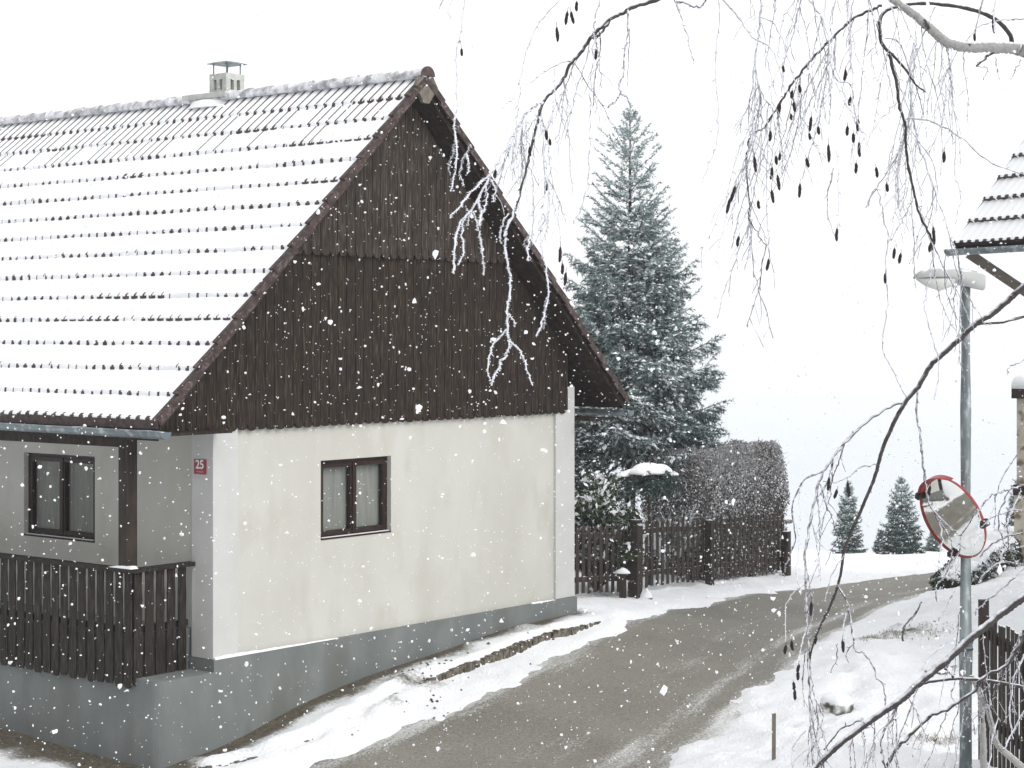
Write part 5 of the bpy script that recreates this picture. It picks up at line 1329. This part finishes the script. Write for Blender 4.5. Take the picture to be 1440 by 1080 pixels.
# low branch running from lower left up to the right
o_, q = branch('branch', [("1797,640 1670,692 1560,760 1500,800 1440,839 1407,864 1364,898 1331,929 1294,960 1265,986 1242,1001 1211,1023 1180,1047 1145,1080 1120,1104", 7.0, 4.0, 9.0, 8.0), ("1263,990 1251,1014 1239,1035 1242,1063 1250,1092", 2.1, 1.7), ("1291,967 1275,1009 1265,1033 1262,1060", 1.1, .8), ("1211,1025 1216,1049 1216,1090", 2.0, 1.8), ("1159,1054 1178,1030 1194,1019 1213,1013", 1.1, 1.2), ("1331,903 1308,924 1296,952", 1.0, .7), ("1330,936 1334,944 1340,950", 2.6, 1.8), ("1210,1010 1216,1018", 1.4, 1.4), ("1262,992 1260,1012", 2.0, 1.4)], (9.0, 8.0), rime=6); HANG.append((o_, q[len(q) // 6:], 12, 50, 130))
branch('branch', [("1800,1010 1660,1012 1540,1000 1480,980 1440,967 1412,961 1379,956 1343,954 1312,958 1289,963", 3.2, 2.2, 8.9, 8.6), ("1345,955 1338,975 1345,994", 1.0, .7)], (8.9, 8.6))
o_, q = branch('branch', [("1797,560 1640,680 1520,800 1470,856 1440,895 1416,934 1383,952 1367,974 1338,993 1305,1011 1279,1035 1261,1052 1240,1090", 2.8, 2.3, 8.9, 8.3), ("1305,1011 1298,1040 1290,1090", 1.0, .8), ("1281,1033 1276,1046", 1.6, 1.2), ("1300,1024 1292,1050 1283,1064", 1.1, .8)], (8.9, 8.3), rime=8); HANG.append((o_, q[len(q) // 4:], 9, 50, 120))
branch('branch', [("1178,822 1192,851 1199,891 1202,912 1220,924 1232,950 1244,969 1245,992", 1.5, .9), ("1190,862 1186,884 1186,900", .9, .7), ("1178,905 1176,925 1168,944", .7, .5), ("1202,905 1190,918 1194,932", .7, .5)], (8.5, 8.4), rime=40)
branch('branch', [("1343,828 1330,855 1318,878 1316,900", .9, .6), ("1350,860 1345,900 1342,950", .8, .6), ("1296,846 1284,866 1270,884 1268,902", 1.2, 1.6)], (8.6, 8.5), rime=40)
# rimed twigs round the mirror
branch('branch', [("1293,600 1297,640 1300,667 1307,707 1322,733 1337,760 1338,782 1330,807 1316,826 1318,846", 1.2, .9), ("1308,713 1327,733 1343,747 1352,752 1367,728 1375,718", 1.1, .9), ("1352,752 1347,778 1336,800", 1.0, .7), ("1322,733 1326,760 1320,790", .9, .7)], (8.9, 8.8), rime=130, rl=.005)
branch('branch', [("1700,600 1600,640 1500,672 1440,683 1420,688 1407,692 1392,698 1380,714 1376,730", 1.6, 1.1), ("1420,688 1408,712 1404,738 1412,764 1424,780 1428,800", 1.1, .8), ("1440,716 1412,722 1392,730 1380,742", 1.1, .8), ("1400,700 1396,720 1388,738", .9, .7), ("1436,690 1424,716 1410,750", .9, .7), ("1445,700 1425,706 1415,730 1418,770", 1.0, .8), ("1430,640 1412,668 1400,700 1398,742", 1.0, .7), ("1470,735 1440,748 1412,756 1390,770 1378,782", 1.5, 1.1), ("1376,820 1385,807 1403,792 1420,790 1450,796", 1.7, 1.4), ("1374,716 1378,742 1370,766", .9, .7)], (8.8, 8.7), rime=150, rl=.0055)
branch('branch', [("1640,712 1560,740 1480,770 1440,800 1410,826 1386,846 1370,862", 1.6, 1.0), ("1436,890 1424,916 1408,944 1398,968", 1.4, 1.0), ("1440,1000 1424,1030 1412,1056", 1.3, 1.0), ("1404,1010 1396,1040 1390,1084", 1.1, .9), ("1440,920 1428,952 1420,1000 1424,1040", 1.2, .9)], (8.8, 8.6), rime=60)
branch('branch', [("1452,500 1432,510 1419,517 1416,528", .9, .7)], (8.8, 8.7), rime=60)
# pale low limb in front of the board fence, with a second stem beside the lamp post
branch('limb', [("1800,1330 1620,1210 1500,1120 1440,1080 1420,1063 1401,1044 1390,1002 1373,966 1366,950", 6.5, 3.4, 9.2, 8.7)], (9.2, 8.7))
branch('limb', [("1800,1400 1560,1300 1440,1210 1390,1110 1384,1080 1382,1040 1381,1005 1378,972", 7.5, 4.2, 9.2, 8.9)], (9.2, 8.9))

# fine hanging strands from the upper branches
for par, host, cnt, lo, hi in HANG:
    for _ in range(int(cnt * 1.5)):
        p0 = host[rb.randrange(len(host))] + bo
        Lm = rb.uniform(lo, hi) * p0.y / F; k = 9; v = Vector((rb.gauss(0, .30), rb.gauss(0, .25), -1)).normalized(); q = [p0 - bo]
        bend = Vector((rb.gauss(0, .05), rb.gauss(0, .05), 0))
        for i in range(k):
            v = (v + bend + Vector((rb.gauss(0, .09), rb.gauss(0, .09), -.13))).normalized(); q.append(q[-1] + v * Lm / k)
        r_ = rb.uniform(.9, 1.4) * p0.y / F * .72; mb = MB(); fm = MB()
        q = twig_tube(mb, smooth_line(q, 2), r_, r_ * .55, 4, wob=.002); buds(mb, q, r_ * .6, .05); rime_on(fm, q, r_, 70, .0045)
        for i in (4, 7, 10, 13, 16):
            if rb.random() < .62 and i < len(q) - 1:
                v2 = Vector((rb.gauss(0, .55), rb.gauss(0, .4), -.75)).normalized(); L2 = rb.uniform(.03, .15); s_ = [q[i]]
                for j in range(4):
                    v2 = (v2 + Vector((rb.gauss(0, .1), rb.gauss(0, .1), -.2))).normalized(); s_.append(s_[-1] + v2 * L2 / 4)
                twig_tube(mb, s_, r_ * .65, r_ * .45, 3, wob=.001); rime_on(fm, s_, r_ * .5, 60, .004)
        nw_ = len(mb.Fc); mb.add(fm.V, fm.Fc, 1); mb.build('twig', [M['twig_pale'] if p0.z > 5.0 else M['twig'], M['rime']], par)

# catkins: dark, blunt, hanging; (x, y of the top, length) in photo pixels, depth
CK = """1189,99,14,8.5 1196,137,11,8.5 1207,169,15,8.5 1192,178,12,8.5 1200,188,12,8.5 1208,201,19,8.5 1204,230,13,8.5 1165,204,24,8.4 1141,165,19,8.4 1151,179,10,8.4 1124,120,10,8.4 1114,128,10,8.4
1116,144,13,8.3 1112,161,7,8.3 1097,147,13,8.4 1101,93,8,8.3 1084,185,13,8.3 1061,221,21,8.2 1097,216,9,8.3 1091,220,11,8.3 1086,236,16,8.3 1093,247,20,8.3 1085,268,17,8.3 1066,283,10,8.2 1034,262,22,8.2 1027,279,21,8.2
1125,259,18,8.3 1134,223,12,8.4 1138,188,8,8.4 1232,236,13,8.5 1247,259,10,8.5 1328,214,14,8.7 1397,22,24,8.9 1312,320,24,8.5 1309,342,12,8.5 1039,333,13,8.2 1081,365,15,8.3 1177,322,17,8.4 1258,350,13,8.5 1267,357,13,8.5 1245,385,13,8.5
798,17,17,7.7 803,17,16,7.7 783,39,19,7.7 811,3,12,7.75 838,70,13,7.8 649,69,9,7.55 745,207,12,7.5 768,184,12,7.6 773,196,8,7.6 769,247,6,7.6 771,257,11,7.6 697,240,10,7.5 788,348,20,7.5 791,372,13,7.45 796,384,17,7.45
1166,672,17,8.6 1177,689,12,8.6 1192,679,20,8.6 1308,684,12,8.8 1141,847,18,8.4 1105,908,11,8.4 1113,902,12,8.4 1123,934,11,8.3 1122,945,11,8.3 1116,960,10,8.3 1118,971,13,8.3 1185,900,17,8.4 1137,915,12,8.4 1138,934,8,8.4 1148,896,9,8.4 1370,48,9,8.9"""
protos = []
for v in range(3):
    mb = MB(); L_ = 1.0; k = 8
    pts = [(.03 * math.sin(i * .7 + v) * (i / k), 0, -L_ * i / k) for i in range(k + 1)]
    rr_ = [.04, .085, .115, .12, .118, .12, .112, .095, .04]
    mb.tube(pts, rr_, 7, jit=.14); mb.tube([(0, 0, -.02), (.02, .01, .16), (.0, .03, .34)], [.02, .016, .016], 4)
    me_o = mb.build('catkin', M['catkin'], birch, smooth=False); protos.append(me_o)
first = list(protos)
for i, t in enumerate(CK.split()):
    x, y, l_, Y = [float(q) for q in t.split(',')]
    src = protos[i % 3]
    if first: o = first.pop(0)
    else: o = src.copy(); COL.objects.link(o); o.parent = birch
    o.location = P(x, y - 1, Y) - bo; s_ = (l_ + 2) * Y / F
    wd = 5.0 * Y / F / .24 if l_ > 9 else 4.2 * Y / F / .24
    o.scale = (wd, wd, s_); o.rotation_euler = (rb.gauss(0, .10), rb.gauss(0, .10), rb.uniform(0, 6.28))

# ------------------------------------------------------------------ falling snow
NF = 37000
rs = np.random.default_rng(404)
bm = bmesh.new(); bmesh.ops.create_icosphere(bm, subdivisions=1, radius=1.0); bm.verts.ensure_lookup_table()
iv = np.array([v.co[:] for v in bm.verts]); fi = np.array([[v.index for v in f.verts] for f in bm.faces]); bm.free()
pos = np.stack([rs.uniform(-7.5, 7.5, NF), 3 + 25 * rs.random(NF) ** .8, rs.uniform(-.4, 9.0, NF)], -1)
near_ = (np.abs(pos[:, 0]) < pos[:, 1] * .267 + 2.0); pos = pos[near_]; NF = len(pos)
size = rs.lognormal(math.log(.0044), .48, NF); size = np.clip(size, .0018, .016) * np.clip(pos[:, 1] / 9, .45, 1)
# keep them out of the house and off the ground
loc = pos - np.array([-3.267, 21.0, 0]); lx = loc[:, 0] * .6282 + loc[:, 1] * .778; ly = -loc[:, 0] * .778 + loc[:, 1] * .6282
inhouse = (lx > -1.3) & (lx < 7.4) & (ly > -.5)
low = pos[:, 2] < base_z(pos[:, 0], pos[:, 1]) + .15
kp = ~(inhouse | low); pos, size = pos[kp], size[kp]; k = len(pos)
V = iv[None] * (1 + .35 * rs.normal(size=(k, len(iv), 1))) * size[:, None, None] * rs.uniform(.65, 1.3, (k, 1, 3))
V = (V + pos[:, None]).reshape(-1, 3); Fq = (fi[None] + (np.arange(k) * len(iv))[:, None, None]).reshape(-1, 3)
fl_ = np_mesh('falling_snow', V, Fq, M['flake']); tag(fl_, 'white snowflakes drifting down in the air in front of the house', 'falling snow', kind='stuff')

# ------------------------------------------------------------------ snowy air
mb = MB(); mb.box((-1250, -80, -110), (1250, 2750, 9.6)); hz = mb.build('haze', M['snow'])
m = bpy.data.materials.new('snowy_air'); m.use_nodes = True; n, l = m.node_tree.nodes, m.node_tree.links; n.clear()
pv = n.new('ShaderNodeVolumePrincipled'); pv.inputs['Color'].default_value = (.97, .98, 1.0, 1); pv.inputs['Density'].default_value = .0007; pv.inputs['Anisotropy'].default_value = .2
om = n.new('ShaderNodeOutputMaterial'); l.new(pv.outputs[0], om.inputs['Volume'])
hz.data.materials.clear(); hz.data.materials.append(m)
tag(hz, 'pale snowy haze filling the air', 'haze', kind='stuff')
